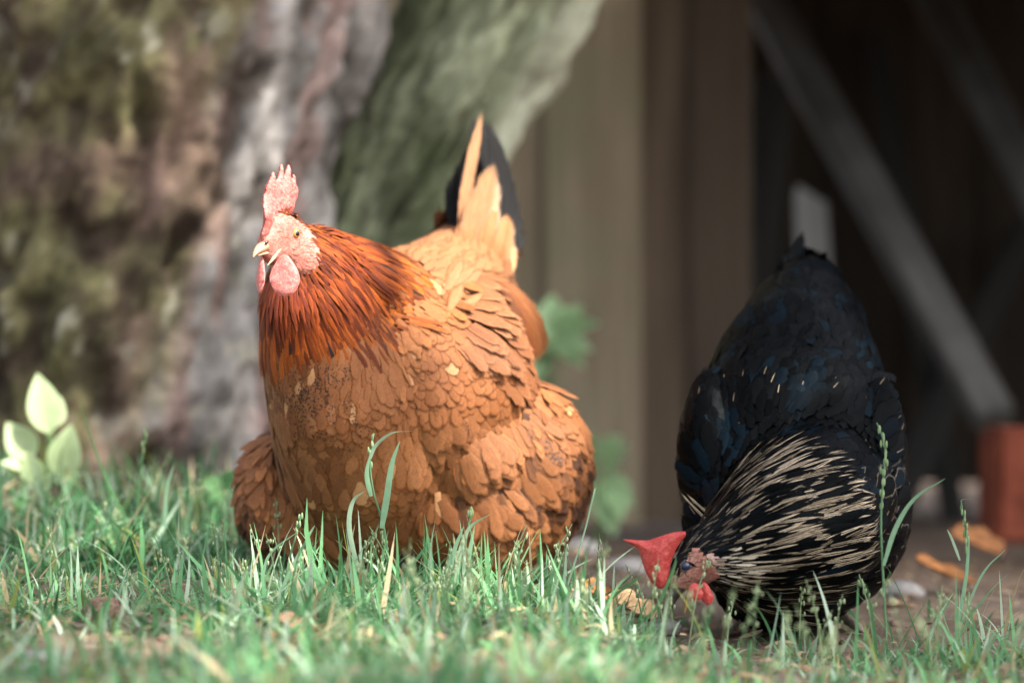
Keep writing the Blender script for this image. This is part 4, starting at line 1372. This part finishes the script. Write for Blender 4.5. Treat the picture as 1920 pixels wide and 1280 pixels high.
def black_tail():
    parts = []
    K = (0.003, 0.0035, 0.004, 0.0); KE = (0.010, 0.012, 0.014, 0.1)
    BR = (0.085, 0.06, 0.05, 0.0); BE = (0.13, 0.10, 0.085, 0.3)
    parts.append(quill([at(1490, 545, 2.98), at(1492, 490, 3.0), at(1506, 430, 3.02)], 0.012, (1, 0.2, 0.1), None, K, KE, 0.75))
    parts.append(quill([at(1475, 560, 2.98), at(1470, 510, 3.0), at(1492, 455, 3.03)], 0.012, (1, 0.2, 0.1), None, K, KE, 0.6))
    for i, t in enumerate(np.linspace(0, 1, 7)):
        b = at(1490 + 30 * t, 560, 2.965); e = at(1480 + 95 * t, 476 + 26 * t * t, 3.02 + .02 * t)
        parts.append(quill([b, (b + e) / 2 + np.array([0, -0.01, .006]), e], 0.013, (1, 0.2, -0.2), None, K, KE, 0.1))
    for i in range(9):
        t = rng.random()
        b = at(1515 + 20 * rng.normal() * .4, 570, 2.93); e = at(1478 + 85 * t, 505 + 18 * rng.random(), 2.965)
        parts.append(quill([b, (b + e) / 2 + np.array([0, -0.006, 0]), e], 0.006, (1, 0.2, 0), None, BR, BE, 0.5))
    feather_obj('tail', parts, M['black_feather'], bhen)
black_tail()

def black_head():
    s = 2.53 / FPX
    px = [(1285, 995), (1268, 996), (1250, 1001), (1232, 1007), (1216, 1013), (1200, 1013), (1171, 1012), (1176, 1017), (1192, 1026), (1200, 1036), (1204, 1052), (1210, 1070), (1218, 1086), (1230, 1100), (1240, 1103), (1248, 1096), (1254, 1080), (1256, 1062), (1262, 1040), (1272, 1020), (1284, 1004)]
    poly = [((a - 1240) * s, -(b - 1050) * s) for a, b in px]
    me = blade_poly(poly, at(1240, 1050, 2.53), np.array([1.0, 0, 0]), UP, np.array([0, -1.0, 0]), 0.0062, 'comb', 0.55, 0.0007, 0.0002,
                    bend=lambda X, Y: X * 0.25)
    obj('comb', me, M['comb_red'], bhen)
    Ob = OB
    bk = loft([(12, -7, 7.5, 7.0), (20, -7.5, 6.6, 6.4), (28, -10, 5.0, 5.2), (34, -13.5, 3.4, 3.8), (38, -18, 1.8, 2.2), (39, -22, .4, .5)], Ob, fB, uB, sB, 'beak')
    b_o = obj('beak', bk, M['beak_dark'], bhen)
    lw = loft([(8, -15, 5.5, 3.2), (16, -18.5, 5, 2.8), (23, -22.5, 3.6, 2.2), (29, -27, 1.8, 1.3), (31, -29, .3, .3)], Ob, fB, uB, sB, 'lower_mandible')
    obj('lower_mandible', lw, M['beak_edge'], b_o)
    for sg in (1, -1):
        ec = hb(3.5, 3.5, 11.0 * sg)
        V, F = sphere(ec, 0.0050, None, 18, 12)
        eye = obj('eye', mesh_np('eye', V, F), plain('dark blue eye', (0.012, 0.016, 0.05), 0.1, 0.6, 0, 10, 0) if sg == 1 else M['pupil'], bhen)
        ax = sB * sg
        tx, ty = fB, uB
        th = np.linspace(0, 2 * np.pi, 25)
        rg = ec + ax * 0.002 + tx * (np.cos(th) * 0.0056)[:, None] + ty * (np.sin(th) * 0.0046)[:, None]
        obj('eyelid', tubes_mesh('eyelid', [tube(rg, 0.0007, 8)]), M['beak_dark'], eye)
        V, F = sphere(hb(-20, -11, 18.5 * sg), (0.0055, 0.0035, 0.011), np.array([norm(fB * .8 + uB * .2 ), sB * sg, norm(uB * .8 + fB * .25)]), 18, 14)
        V = V + (fbm(V * 300, 18, 2) - .5)[:, None] * 0.003
        obj('earlobe', mesh_np('earlobe', V, F), M['lobe_dark'], bhen)
    # wattles: two red lobes under the chin
    for (cx, cy, d, w, h, tilt) in ((1304, 1109, 2.512, 15, 17, 0.0), (1324, 1112, 2.520, 12, 22, 0.2)):
        q = d / FPX
        pts = [(math.cos(t) * w * q * (0.8 + 0.2 * (math.sin(t) < 0)), math.sin(t) * h * q) for t in np.linspace(0, 2 * np.pi, 22, endpoint=False)]
        xd = norm(np.array([0.9, 0.4 - tilt, 0.25])); yd = norm(np.array([-0.2, 0, 1.0])); zd = norm(np.cross(xd, yd)); yd = np.cross(zd, xd)
        obj('wattle', blade_poly(pts, at(cx, cy, d), xd, yd, zd, 0.0034, 'wattle', 0.5, 0.001, 0.0005, bend=lambda X, Y: 0.002 * np.sin(X * 150)), M['comb_red'], bhen)
black_head()
for fx, sx in ((1425, 1), (1560, -1)):
    f = at(fx, 1180, 2.76); f[2] = float(gz(f[0], f[1]))
    obj('leg', leg_mesh(at(fx + 6 * sx, 1090, 2.76), f, hB, lB, 'leg'), M['shank_dark'], bhen)

# ------------------------------------------------------------------ grass
def blades(x, y, h, w, lean, az, curl, col, rows=6, twist=None):
    """ribbons: lean from the vertical at the base, curl adds along the blade"""
    n = len(x)
    v = np.linspace(0, 1, rows)
    ang = lean[:, None] + curl[:, None] * v
    dl = h[:, None] / (rows - 1)
    H = np.concatenate([np.zeros((n, 1)), np.cumsum(np.sin(ang[:, 1:]) * dl, 1)], 1)
    Z = np.concatenate([np.zeros((n, 1)), np.cumsum(np.cos(ang[:, 1:]) * dl, 1)], 1)
    d = np.stack([np.cos(az), np.sin(az)], -1)
    fa = az + (np.pi / 2 if twist is None else twist)
    s = np.stack([np.cos(fa), np.sin(fa)], -1)
    prof = np.minimum(1, 0.55 + v * 1.5) * (1 - v ** 2.2) + 0.03
    wd = w[:, None] * prof
    z0 = gz(x, y) - 0.004
    V = np.zeros((n, rows, 2, 3))
    for k, sg in ((0, -1), (1, 1)):
        V[:, :, k, 0] = x[:, None] + d[:, :1] * H + sg * wd * s[:, :1]
        V[:, :, k, 1] = y[:, None] + d[:, 1:] * H + sg * wd * s[:, 1:]
        V[:, :, k, 2] = np.maximum(z0[:, None] + Z, z0[:, None] + 0.004 * v)
    F = (np.arange(n)[:, None, None] * rows * 2 + grid_faces(rows, 2)[None]).reshape(-1, 4)
    g = 0.95 + 0.1 * v
    C = (col[:, None, None, :] * g[None, :, None, None] * np.ones((1, 1, 2, 1))).reshape(-1, 3)
    return V.reshape(-1, 3), F, None, {'cA': C}

def grass_density(x, y):
    yb = np.interp(x, [-1.2, -0.25, -0.12, 0.0, 0.10, 0.25, 0.5, 1.2], [3.45, 3.35, 3.10, 2.86, 2.62, 2.56, 2.56, 2.7])
    d = smooth(y, yb + 0.10, yb - 0.12)
    d = d + 0.10 * smooth(y, yb + 0.5, yb)
    c = fbm(np.stack([x * 9, y * 9, x * 0], -1), 91, 3)
    d = d * (0.30 + 0.85 * smooth(c, 0.36, 0.56))
    for cx, cy, rx, ry in ((-0.36, 2.22, .16, .10), (-0.42, 2.06, .10, .18), (-0.20, 2.44, .05, .05), (-0.05, 2.14, .08, .03), (-0.31, 2.47, .06, .05), (0.33, 2.62, 0.2, 0.06), (-0.12, 2.34, .06, .04), (0.10, 2.36, .05, .03)):
        d = d * (1 - 0.93 * np.exp(-((x - cx) / rx) ** 2 - ((y - cy) / ry) ** 2))
    return d

def grass_colour(n, x, y):
    t = rng.random((n, 1)); c = fbm(np.stack([x * 5, y * 5, x * 0], -1), 95, 3)[:, None]
    col = lerp((0.040, 0.135, 0.050), (0.19, 0.41, 0.195), np.clip(t * 0.7 + (c - .5) * 1.4 + .15, 0, 1))
    light = rng.random((n, 1)) < 0.26
    col = np.where(light, lerp((0.30, 0.46, 0.31), (0.46, 0.58, 0.44), rng.random((n, 1))), col)
    yel = rng.random((n, 1)) < 0.08
    col = np.where(yel, (0.22, 0.27, 0.07), col)
    dry = rng.random((n, 1)) < 0.09
    col = np.where(dry, lerp((0.38, 0.28, 0.15), (0.55, 0.46, 0.30), rng.random((n, 1))), col)
    return col

def make_grass():
    parts = []
    n = 74000
    y = rng.uniform(1.75, 3.6, n); x = rng.uniform(-0.85, 0.85, n) * (y / 3.0) ** 0.8
    k = rng.random(n) < grass_density(x, y)
    x, y = x[k], y[k]; n = len(x)
    tall = fbm(np.stack([x * 7, y * 7, x * 0 + 3], -1), 93, 3)
    h = (0.014 + 0.046 * rng.random(n) ** 1.8) * (0.55 + 0.9 * tall) * (1 - 0.38 * smooth(x, 0.07, 0.16)) * (1 - 0.45 * np.exp(-((x - 0.13) / 0.06) ** 2 - ((y - 2.42) / 0.2) ** 2))
    left_tall = smooth(x, -0.20, -0.40) * smooth(y, 2.55, 2.9)
    h = h * (1 + 0.65 * left_tall * rng.random(n)) * (0.85 + 0.15 * smooth(y, 2.1, 2.4))
    flat_ = rng.random(n) < 0.33
    h = np.where(flat_, h * rng.uniform(1.2, 2.2, n) * (1 - 0.4 * smooth(x, 0.05, 0.12)), h)
    w = (0.0009 + 0.0018 * rng.random(n) ** 1.5) * (0.8 + h * 9)
    parts.append(blades(x, y, h, w, np.where(flat_, rng.uniform(0.85, 1.35, n), np.abs(rng.normal(0.45, 0.4, n))), rng.uniform(0, 6.28, n), rng.normal(0.8, 0.7, n), grass_colour(n, x, y), 5, rng.uniform(0.8, 2.3, n)))
    # longer blades in tufts
    cx, cy = [], []
    tufts = [(at(a, 1100, 2.66)[0], b, s, m_) for a, b, s, m_ in ((690, 2.62, .045, 46), (760, 2.60, .05, 60), (850, 2.60, .045, 60), (900, 2.57, .04, 44), (570, 2.62, .05, 34), (480, 2.6, .05, 26), (1010, 2.55, .05, 34), (1090, 2.60, .035, 26), (1200, 2.42, .04, 18), (1500, 2.40, .05, 22), (1800, 2.56, .04, 26), (1860, 2.5, .06, 26), (300, 2.62, .06, 30), (150, 2.7, .07, 40), (60, 2.6, .07, 40), (250, 2.95, .07, 40), (360, 3.0, .06, 34), (100, 3.0, .09, 46))]
    for a, b, s, m_ in tufts:
        cx.append(rng.normal(a, s, m_)); cy.append(rng.normal(b, s, m_))
    x = np.concatenate(cx); y = np.concatenate(cy); n = len(x)
    h = 0.04 + 0.055 * rng.random(n) ** 1.5
    w = 0.0012 + 0.0012 * rng.random(n)
    parts.append(blades(x, y, h, w, np.abs(rng.normal(0.25, 0.28, n)), rng.uniform(0, 6.28, n), rng.normal(0.55, 0.5, n), grass_colour(n, x, y) * 1.1, 8, rng.uniform(0.9, 2.2, n)))
    V, F, _, a = join(parts)
    obj('grass', mesh_np('grass', V, F, None, a), M['grass'], kind='stuff')
    # seed heads: thin stems with little spikelets
    sp = []
    n = 420
    y = rng.uniform(2.0, 3.2, n); x = rng.uniform(-0.6, 0.6, n)
    k = rng.random(n) < grass_density(x, y) * 0.9
    cols = []
    VV, FF, CC, off = [], [], [], 0
    for xi, yi in zip(x[k], y[k]):
        h = rng.uniform(0.045, 0.085)
        a = rng.uniform(0, 6.28); ln = rng.uniform(0.01, 0.03)
        b0 = np.array([xi, yi, float(gz(xi, yi))])
        c = curve([b0, b0 + np.array([math.cos(a) * ln * .4, math.sin(a) * ln * .4, h * .6]), b0 + np.array([math.cos(a) * ln, math.sin(a) * ln, h])], 8)
        V, F, cp = tube(c, np.linspace(0.0007, 0.0004, 8), 5)
        col = lerp((0.16, 0.27, 0.13), (0.33, 0.42, 0.24), rng.random())
        VV.append(V); FF.append(F + off); CC.append(np.tile(col, (len(V), 1))); off += len(V)
        for j in range(rng.integers(7, 16)):
            t = rng.uniform(0.55, 1.0)
            p = c[min(7, int(t * 7))] + rng.normal(0, 0.0025, 3) * (1.6 - t)
            r = rng.uniform(0.0006, 0.0011)
            V, F = sphere(p, (r, r, r * 2.4), None, 6, 5)
            VV.append(V); FF.append(F + off); CC.append(np.tile(lerp((0.25, 0.36, 0.18), (0.52, 0.58, 0.38), rng.random()), (len(V), 1))); off += len(V)
    obj('grass_seed_heads', mesh_np('grass_seed_heads', np.concatenate(VV), np.concatenate(FF), None, {'cA': np.concatenate(CC)}), M['grass'], kind='stuff')
make_grass()

def litter():
    parts = []
    n = 1500
    y = rng.uniform(1.9, 3.9, n); x = rng.uniform(-0.8, 0.8, n)
    v = np.linspace(0, 1, 5)
    for i in range(n):
        L = rng.uniform(0.006, 0.030); w = rng.uniform(0.0006, 0.0035) if L > .014 else rng.uniform(0.001, 0.004)
        a = rng.uniform(0, 6.28); d = np.array([math.cos(a), math.sin(a), rng.normal(0, .15)]); sd = np.array([-d[1], d[0], rng.normal(0, .4)])
        bow = rng.uniform(-.3, .3) * L
        C = np.outer(v - .5, d * L) + np.outer(v * (1 - v), sd * bow * 4) + np.array([0, 0, 1.0]) * (v * (1 - v) * L * .3)[:, None]
        wd = w * np.sin(np.pi * (0.12 + 0.8 * v))
        V = np.concatenate([(C - sd * wd[:, None])[:, None], (C + sd * wd[:, None])[:, None]], 1).reshape(-1, 3)
        V[:, 2] += 0.004 + 0.008 * rng.random()
        V += np.array([x[i], y[i], float(gz(x[i], y[i]))])
        c = lerp((0.20, 0.11, 0.06), (0.50, 0.38, 0.24), rng.random()) * rng.uniform(.7, 1.1)
        parts.append((V, grid_faces(5, 2), None, {'cA': np.tile(c, (10, 1))}))
    V, F, _, a = join(parts)
    obj('leaf_litter', mesh_np('leaf_litter', V, F, None, a), attr_mat('dead leaf scraps', 0.8, 0.2, 0.1, 0.25, 200), kind='stuff')
litter()

def ribbon(pts, w, n=16, face=(1, 0.25, 0), fold=0.25, tip=1.0):
    C = curve(pts, n); v = np.linspace(0, 1, n)
    tan = norm(np.gradient(C, axis=0)); f = np.asarray(face, float)
    S = norm(f - (tan @ f)[:, None] * tan); Nn = np.cross(tan, S)
    wd = w * np.minimum(1, 0.6 + v * 2) * (1 - v ** 3 * tip) + 0.0002
    u = np.array([-1, 0, 1.0])
    V = C[:, None] + S[:, None] * (wd[:, None] * u)[..., None] + Nn[:, None] * (wd[:, None] * np.abs(u) * fold)[..., None]
    return V.reshape(-1, 3), grid_faces(n, 3)

def stalk(label, stem, leaves, seeds=0, d=2.6, col=(0.16, 0.30, 0.16), name='grass_stalk', root=None):
    """a tall grass plant: stem px path plus leaf px paths at depth d"""
    b = at(*stem[0], d)
    gx = float(gz(b[0], d))
    b[2] = gx
    e = empty(name, tuple(b), label, 'grass stalk', 'tall grass stalks')
    P = [b] + [at(px, py, d) for px, py in stem[1:]]
    C = curve(P, 18)
    parts = []
    V, F, cp = tube(C, np.linspace(0.0013, 0.0006, 18), 7)
    me = mesh_np('stem', V, [F, cp], None, {'cA': np.tile(col, (len(V), 1))})
    obj('stem', me, M['grass'], e)
    for lf in leaves:
        V, F = ribbon([at(px, py, d - 0.004 - 0.004 * i) for i, (px, py) in enumerate(lf[0])], lf[1])
        c = np.array(lf[2] if len(lf) > 2 else col)
        obj('leaf', mesh_np('leaf', V, F, None, {'cA': np.tile(c, (len(V), 1))}), M['grass'], e)
    if seeds:
        VV, FF, off = [], [], 0
        for j in range(seeds):
            t = 0.72 + 0.28 * j / seeds if seeds < 15 else 0.5 + 0.5 * j / seeds
            i = min(17, int(t * 17))
            V, F = sphere(C[i] + rng.normal(0, 0.0011, 3), (0.0011, 0.0011, 0.0034), None, 7, 6)
            VV.append(V); FF.append(F + off); off += len(V)
        VV = np.concatenate(VV)
        obj('seed_head', mesh_np('seed_head', VV, np.concatenate(FF), None, {'cA': np.tile((0.30, 0.42, 0.22), (len(VV), 1))}), M['grass'], e)
G1, G2, G3 = (0.24, 0.41, 0.26), (0.36, 0.50, 0.35), (0.10, 0.24, 0.10)
stalk('tallest grass stalk in front of the russet breast with a curled over tip', [(735, 1080), (722, 1000), (700, 920), (694, 860), (701, 812)],
      [([(694, 860), (705, 835), (735, 812), (773, 808)], 0.0016, G2), ([(716, 990), (726, 930), (735, 870), (750, 826)], 0.0030, G1), ([(696, 930), (688, 890), (694, 850)], 0.0022, G1)], 8, 2.60)
stalk('tall seeding grass stalk rising in front of the right flank of the black hen', [(1664, 1240), (1656, 1080), (1652, 980), (1656, 900), (1660, 840), (1644, 792)],
      [([(1657, 1060), (1680, 990), (1715, 935), (1772, 897)], 0.0022, G1)], 26, 2.52)
stalk('thin pale grass stem leaning up to the right beside the russet hen', [(1050, 1180), (1066, 1090), (1095, 1000), (1116, 915)], [([(1045, 1175), (1058, 1090), (1062, 1025)], 0.0016, G2)], 0, 2.56, G2)
stalk('bushy grass plant with bent tips in the lower right corner', [(1790, 1200), (1808, 1100), (1812, 1010), (1802, 940)],
      [([(1795, 1180), (1812, 1080), (1818, 1000)], 0.0018, G1), ([(1790, 1200), (1840, 1080), (1885, 1030)], 0.0012, G1), ([(1802, 940), (1806, 936), (1826, 935)], 0.0008, G1), ([(1800, 1050), (1785, 1010), (1776, 992)], 0.0012, G2)], 16, 2.62)
stalk('grass tuft stalk with wide blades before the left leg of the russet hen', [(860, 1120), (868, 1050), (882, 970), (884, 960)],
      [([(850, 1110), (862, 1040), (880, 990), (918, 964)], 0.0022, G2), ([(840, 1110), (850, 1040), (870, 985)], 0.0024, G1), ([(870, 1110), (880, 1040), (890, 985)], 0.0022, G1)], 10, 2.58)
stalk('slender grass blades standing up before the right thigh of the russet hen', [(530, 1110), (540, 1060), (556, 1000), (566, 962)],
      [([(525, 1110), (560, 1040), (590, 985)], 0.0016, G1), ([(490, 1100), (505, 1040), (560, 995)], 0.0012, G1), ([(672, 1070), (655, 990), (662, 940), (684, 920)], 0.0022, G2)], 8, 2.60)
stalk('dark grass blade leaning under the beak of the black hen', [(1190, 1160), (1210, 1130), (1235, 1105)],
      [([(1185, 1180), (1230, 1140), (1262, 1070), (1268, 1042)], 0.0016, G3), ([(1110, 1150), (1160, 1110), (1208, 1076)], 0.0018, G3)], 0, 2.50, G3)
stalk('tall blurred grass stem standing before the mossy trunk on the left', [(250, 990), (262, 900), (268, 850), (274, 800)], [([(245, 990), (200, 900), (150, 760)], 0.0013, G3), ([(310, 990), (312, 920), (326, 870)], 0.0018, G1)], 6, 2.92, G3)

# straw the russet hen holds in its beak
V, F = ribbon([at(527, 467, 2.612), at(516, 480, 2.607), at(501, 498, 2.606)], 0.0014, 10, (0.8, 0.1, 0.5))
obj('straw_piece', mesh_np('straw_piece', V, F), M['straw'], None, origin=at(516, 480, 2.607), label='short pale straw held in the corner of the russet hen\'s beak', cat='straw')

# ------------------------------------------------------------------ plants near the wall and the tree
def leaf_blade(base, tip, width, up, name, parent, col, lobes=0.0, cup=0.15, n=14, m=7):
    base = np.asarray(base, float); tip = np.asarray(tip, float)
    d = tip - base; L = np.linalg.norm(d); d = d / L
    s = norm(np.cross(d, up)); nn = np.cross(s, d)
    v = np.linspace(0, 1, n); u = np.linspace(-1, 1, m)
    w = width * np.sin(np.pi * np.clip(v, 0, 1) ** 0.8) ** 0.9 * (1 + lobes * np.sin(v * 22)) + 0.0004
    V = base + d * (v * L)[:, None, None] + s * (w[:, None] * u)[..., None] + nn * ((w[:, None] * np.abs(u) * cup * 2) - (v ** 2 * L * 0.18)[:, None])[..., None]
    V = V.reshape(-1, 3)
    c = lerp(col, np.array(col) * 1.25, np.abs(np.tile(u, n))[:, None])
    obj(name, mesh_np(name, V, grid_faces(n, m), None, {'cA': c}), M['weed'], parent)

def leafy(name, label, base, leaves, col, cat='plant', group=None, lobes=0.0):
    e = empty(name, tuple(base), label, cat, group)
    for (a, b, w, up) in leaves:
        st = tubes_mesh('stem', [tube(curve([base, (np.asarray(base) + a) / 2 + np.array([0, 0, .008]), a], 8), np.linspace(.0022, .0014, 8), 6)])
        obj('stem', st, plain('green stem', (0.12, 0.2, 0.08), 0.6), e)
        leaf_blade(a, b, w, up, 'leaf', e, np.array(col) * rng.uniform(0.85, 1.1), lobes)
    return e
def gp(px, d):
    b = at(px, 900, d); b[2] = float(gz(b[0], d)); return b
leafy('broad_leaved_plant', 'plant with broad pale green leaves at the foot of the mossy trunk', gp(85, 3.22),
      [(at(92, 812, 3.20), at(72, 702, 3.19), 0.0195, (0.2, -1, 0.25)), (at(100, 800, 3.21), at(118, 742, 3.22), 0.010, (0.8, -1, 0.1)), (at(60, 860, 3.21), at(14, 792, 3.20), 0.018, (0.1, -1, 0.3)), (at(118, 895, 3.18), at(128, 800, 3.16), 0.0195, (-0.1, -1, 0.2)), (at(66, 905, 3.15), at(52, 850, 3.13), 0.013, (0.1, -1, 0.5)), (at(106, 905, 3.18), at(150, 880, 3.20), 0.011, (0.1, -.5, 1)),
       (at(40, 880, 3.16), at(4, 862, 3.15), 0.010, (0.1, -.6, 1)), (at(75, 930, 3.12), at(88, 892, 3.10), 0.010, (0.1, -1, .5))],
      (0.40, 0.50, 0.28))
WG = (0.31, 0.47, 0.25)
def nettle(label, cx, d, spots, base):
    lv = []
    for (px, py, dx, dy, w) in spots:
        lv.append((at(px, py, d + rng.uniform(-.04, .04)), at(px + dx, py + dy, d + rng.uniform(-.10, .02)), w, (rng.uniform(-.4, .4), -1, rng.uniform(0, .9))))
    leafy('nettle_weed', label, base, lv, WG, lobes=0.10, group='weeds in front of the fence')
nettle('green weed with toothed leaves sprouting behind the wing of the russet hen', 1030, 4.15,
       [(1020, 650, 80, -12, .024), (1030, 640, 8, -92, .024), (1012, 640, -38, -52, .020), (1030, 655, -28, 46, .016), (1042, 622, 44, -48, .018), (1040, 650, 50, 22, .016), (1005, 600, -16, -30, .012), (1060, 610, 40, -4, .014)], gp(1022, 4.15))
nettle('lower green weed with drooping leaves beside the thigh of the russet hen', 1125, 4.15,
       [(1125, 900, 60, 42, .024), (1132, 895, 28, -62, .016), (1120, 905, 30, 80, .020), (1112, 880, -8, -64, .015), (1135, 920, 34, 30, .018), (1120, 850, 40, -30, .014)], gp(1122, 4.15))
leafy('nettle_weed', 'small green weed in the grass between trunk and russet hen', gp(425, 3.25),
      [(at(425, 925, 3.25), at(455, 880, 3.23), 0.015, (0, -1, 0.4)), (at(420, 925, 3.25), at(385, 900, 3.23), 0.013, (0, -1, 0.5)), (at(425, 930, 3.24), at(440, 945, 3.15), 0.014, (0, -.6, 0.8))],
      (0.11, 0.23, 0.10), lobes=0.08, group='weeds in front of the fence')

# ------------------------------------------------------------------ small things on the ground
def lump(name, label, cat, px, py, d, r, m, flat=0.5, group=None, seed=0, sink=0.3):
    V, F = sphere((0, 0, 0), 1, None, 26, 16)
    V = V * (0.72 + 0.5 * fbm(V * 1.3 + seed * 5.1, 71, 3))[:, None]
    c = at(px, py, d); z = float(gz(c[0], d))
    V = V * np.array([r, r * 0.8, r * flat])
    base = np.array([c[0], d, z])
    obj(name, mesh_np(name, V + base + np.array([0, 0, r * flat * (1 - sink) * 0.8]), F), m, None, origin=base, label=label, cat=cat, group=group)
def gd(py, z=0.0):
    return FPX * (CAM_Z - z) / (py - HY)
lump('stone', 'larger flat grey stone on the bare soil in the lower left corner', 'stone', 75, 1232, 2.21, 0.016, M['stone'], 0.4, 'small stones', 1)
lump('stone', 'small pale stone beside the larger one in the lower left corner', 'stone', 45, 1262, 2.15, 0.009, M['stone'], 0.5, 'small stones', 2)
lump('stone', 'pale blurred stone on the dirt between the two hens', 'stone', 1170, 1050, 3.3, 0.028, M['stone'], 0.5, 'small stones', 3)
lump('stone', 'whitish stone under the beak of the black hen', 'stone', 1245, 1165, 2.62, 0.018, M['stone'], 0.5, 'small stones', 4)
lump('stone', 'white stone on the dirt to the right of the black breast', 'stone', 1690, 1105, 3.1, 0.024, M['stone'], 0.5, 'small stones', 5)
lump('stone', 'pale stone on the dirt close to the russet thigh', 'stone', 1085, 1010, 3.6, 0.03, M['stone'], 0.45, 'small stones', 6)
SO = plain('crumbly soil', (0.17, 0.115, 0.085), 0.95, 0.1, 0.45, 250, 0.9)
lump('soil_clod', 'crumbly brown clod among the grass near the right leg of the russet hen', 'clod', 410, 1118, 2.62, 0.017, SO, 0.7, 'soil clods', 7, 0.1)
lump('soil_clod', 'brown clod in the grass in front of the broad leaved plant', 'clod', 195, 1150, 2.48, 0.020, SO, 0.7, 'soil clods', 8, 0.1)

def chip(name, label, cat, px, py, d, ln, wd, th, rot, m, group=None, curl=0.2, tilt=0.15):
    n, k = 14, 7
    v = np.linspace(-1, 1, n); u = np.linspace(-1, 1, k)
    w = wd * (1 - np.abs(v) ** 3.5) ** 0.5 * (1 + 0.12 * np.sin(v * 7 + px)) + 0.0004
    X = np.broadcast_to((v * ln)[:, None], (n, k)); Y = w[:, None] * u; Z = curl * (Y ** 2 / (wd + 1e-6)) + 0.12 * X ** 2 / ln
    top = np.stack([X, Y, Z + th / 2], -1).reshape(-1, 3); bot = np.stack([X, Y, Z - th / 2], -1).reshape(-1, 3)
    F = grid_faces(n, k)
    edge = list(range(k)) + [i * k + k - 1 for i in range(1, n)] + [(n - 1) * k + j for j in range(k - 2, -1, -1)] + [i * k for i in range(n - 2, 0, -1)]
    N_ = n * k
    rim = np.array([[edge[(i + 1) % len(edge)], edge[i], edge[i] + N_, edge[(i + 1) % len(edge)] + N_] for i in range(len(edge))])
    V = np.concatenate([top, bot])
    Rm = np.array((Matrix.Rotation(rot, 3, 'Z') @ Matrix.Rotation(tilt, 3, 'X') @ Matrix.Rotation(tilt, 3, 'Y')))
    V = V @ Rm.T
    c = at(px, py, d)
    base = np.array([c[0], d, float(gz(c[0], d))])
    lift = max(0.0, c[2] - base[2])
    obj(name, mesh_np(name, V + np.array([c[0], d, base[2] + max(lift, 0.004)]), [F, F[:, ::-1] + N_, rim]), m, None, origin=base, label=label, cat=cat, group=group)
chip('bark_chip', 'long brown bark chip lying on the grass below the russet hen', 'bark chip', 560, 1187, 2.36, 0.019, 0.0075, 0.003, R(-38), M['chip'], 'bark chips', 0.3, 0.45)
chip('bark_chip', 'small dark bark chip beside the longer one below the russet hen', 'bark chip', 522, 1220, 2.30, 0.010, 0.008, 0.003, R(50), M['leaf_dry'], 'bark chips', 0.3, 0.5)
chip('dry_leaf', 'orange dry leaf lying on the dirt between the hens', 'dry leaf', 1130, 1125, 2.74, 0.028, 0.014, 0.001, R(15), M['leaf_dry'], 'dry leaves', 0.6, 0.5)
chip('dry_leaf', 'pale tan dry leaf under the comb of the black hen', 'dry leaf', 1185, 1140, 2.70, 0.026, 0.012, 0.001, R(-20), plain('pale dry leaf', (0.55, 0.36, 0.2), 0.7, 0.25, 0.3, 120, 0.3), 'dry leaves', 0.6, 0.5)
chip('dry_leaf', 'rusty orange dry leaf on the dirt to the right of the black hen', 'dry leaf', 1770, 1075, 3.15, 0.042, 0.022, 0.001, R(20), plain('brown dry leaf', (0.24, 0.10, 0.035), 0.75, 0.2, 0.4, 120, 0.3), 'dry leaves', 0.25, 0.35)
chip('dry_leaf', 'brown dry leaf at the foot of the red brick', 'dry leaf', 1830, 1020, 3.5, 0.035, 0.018, 0.001, R(-30), M['leaf_dry'], 'dry leaves', 0.6, 0.4)
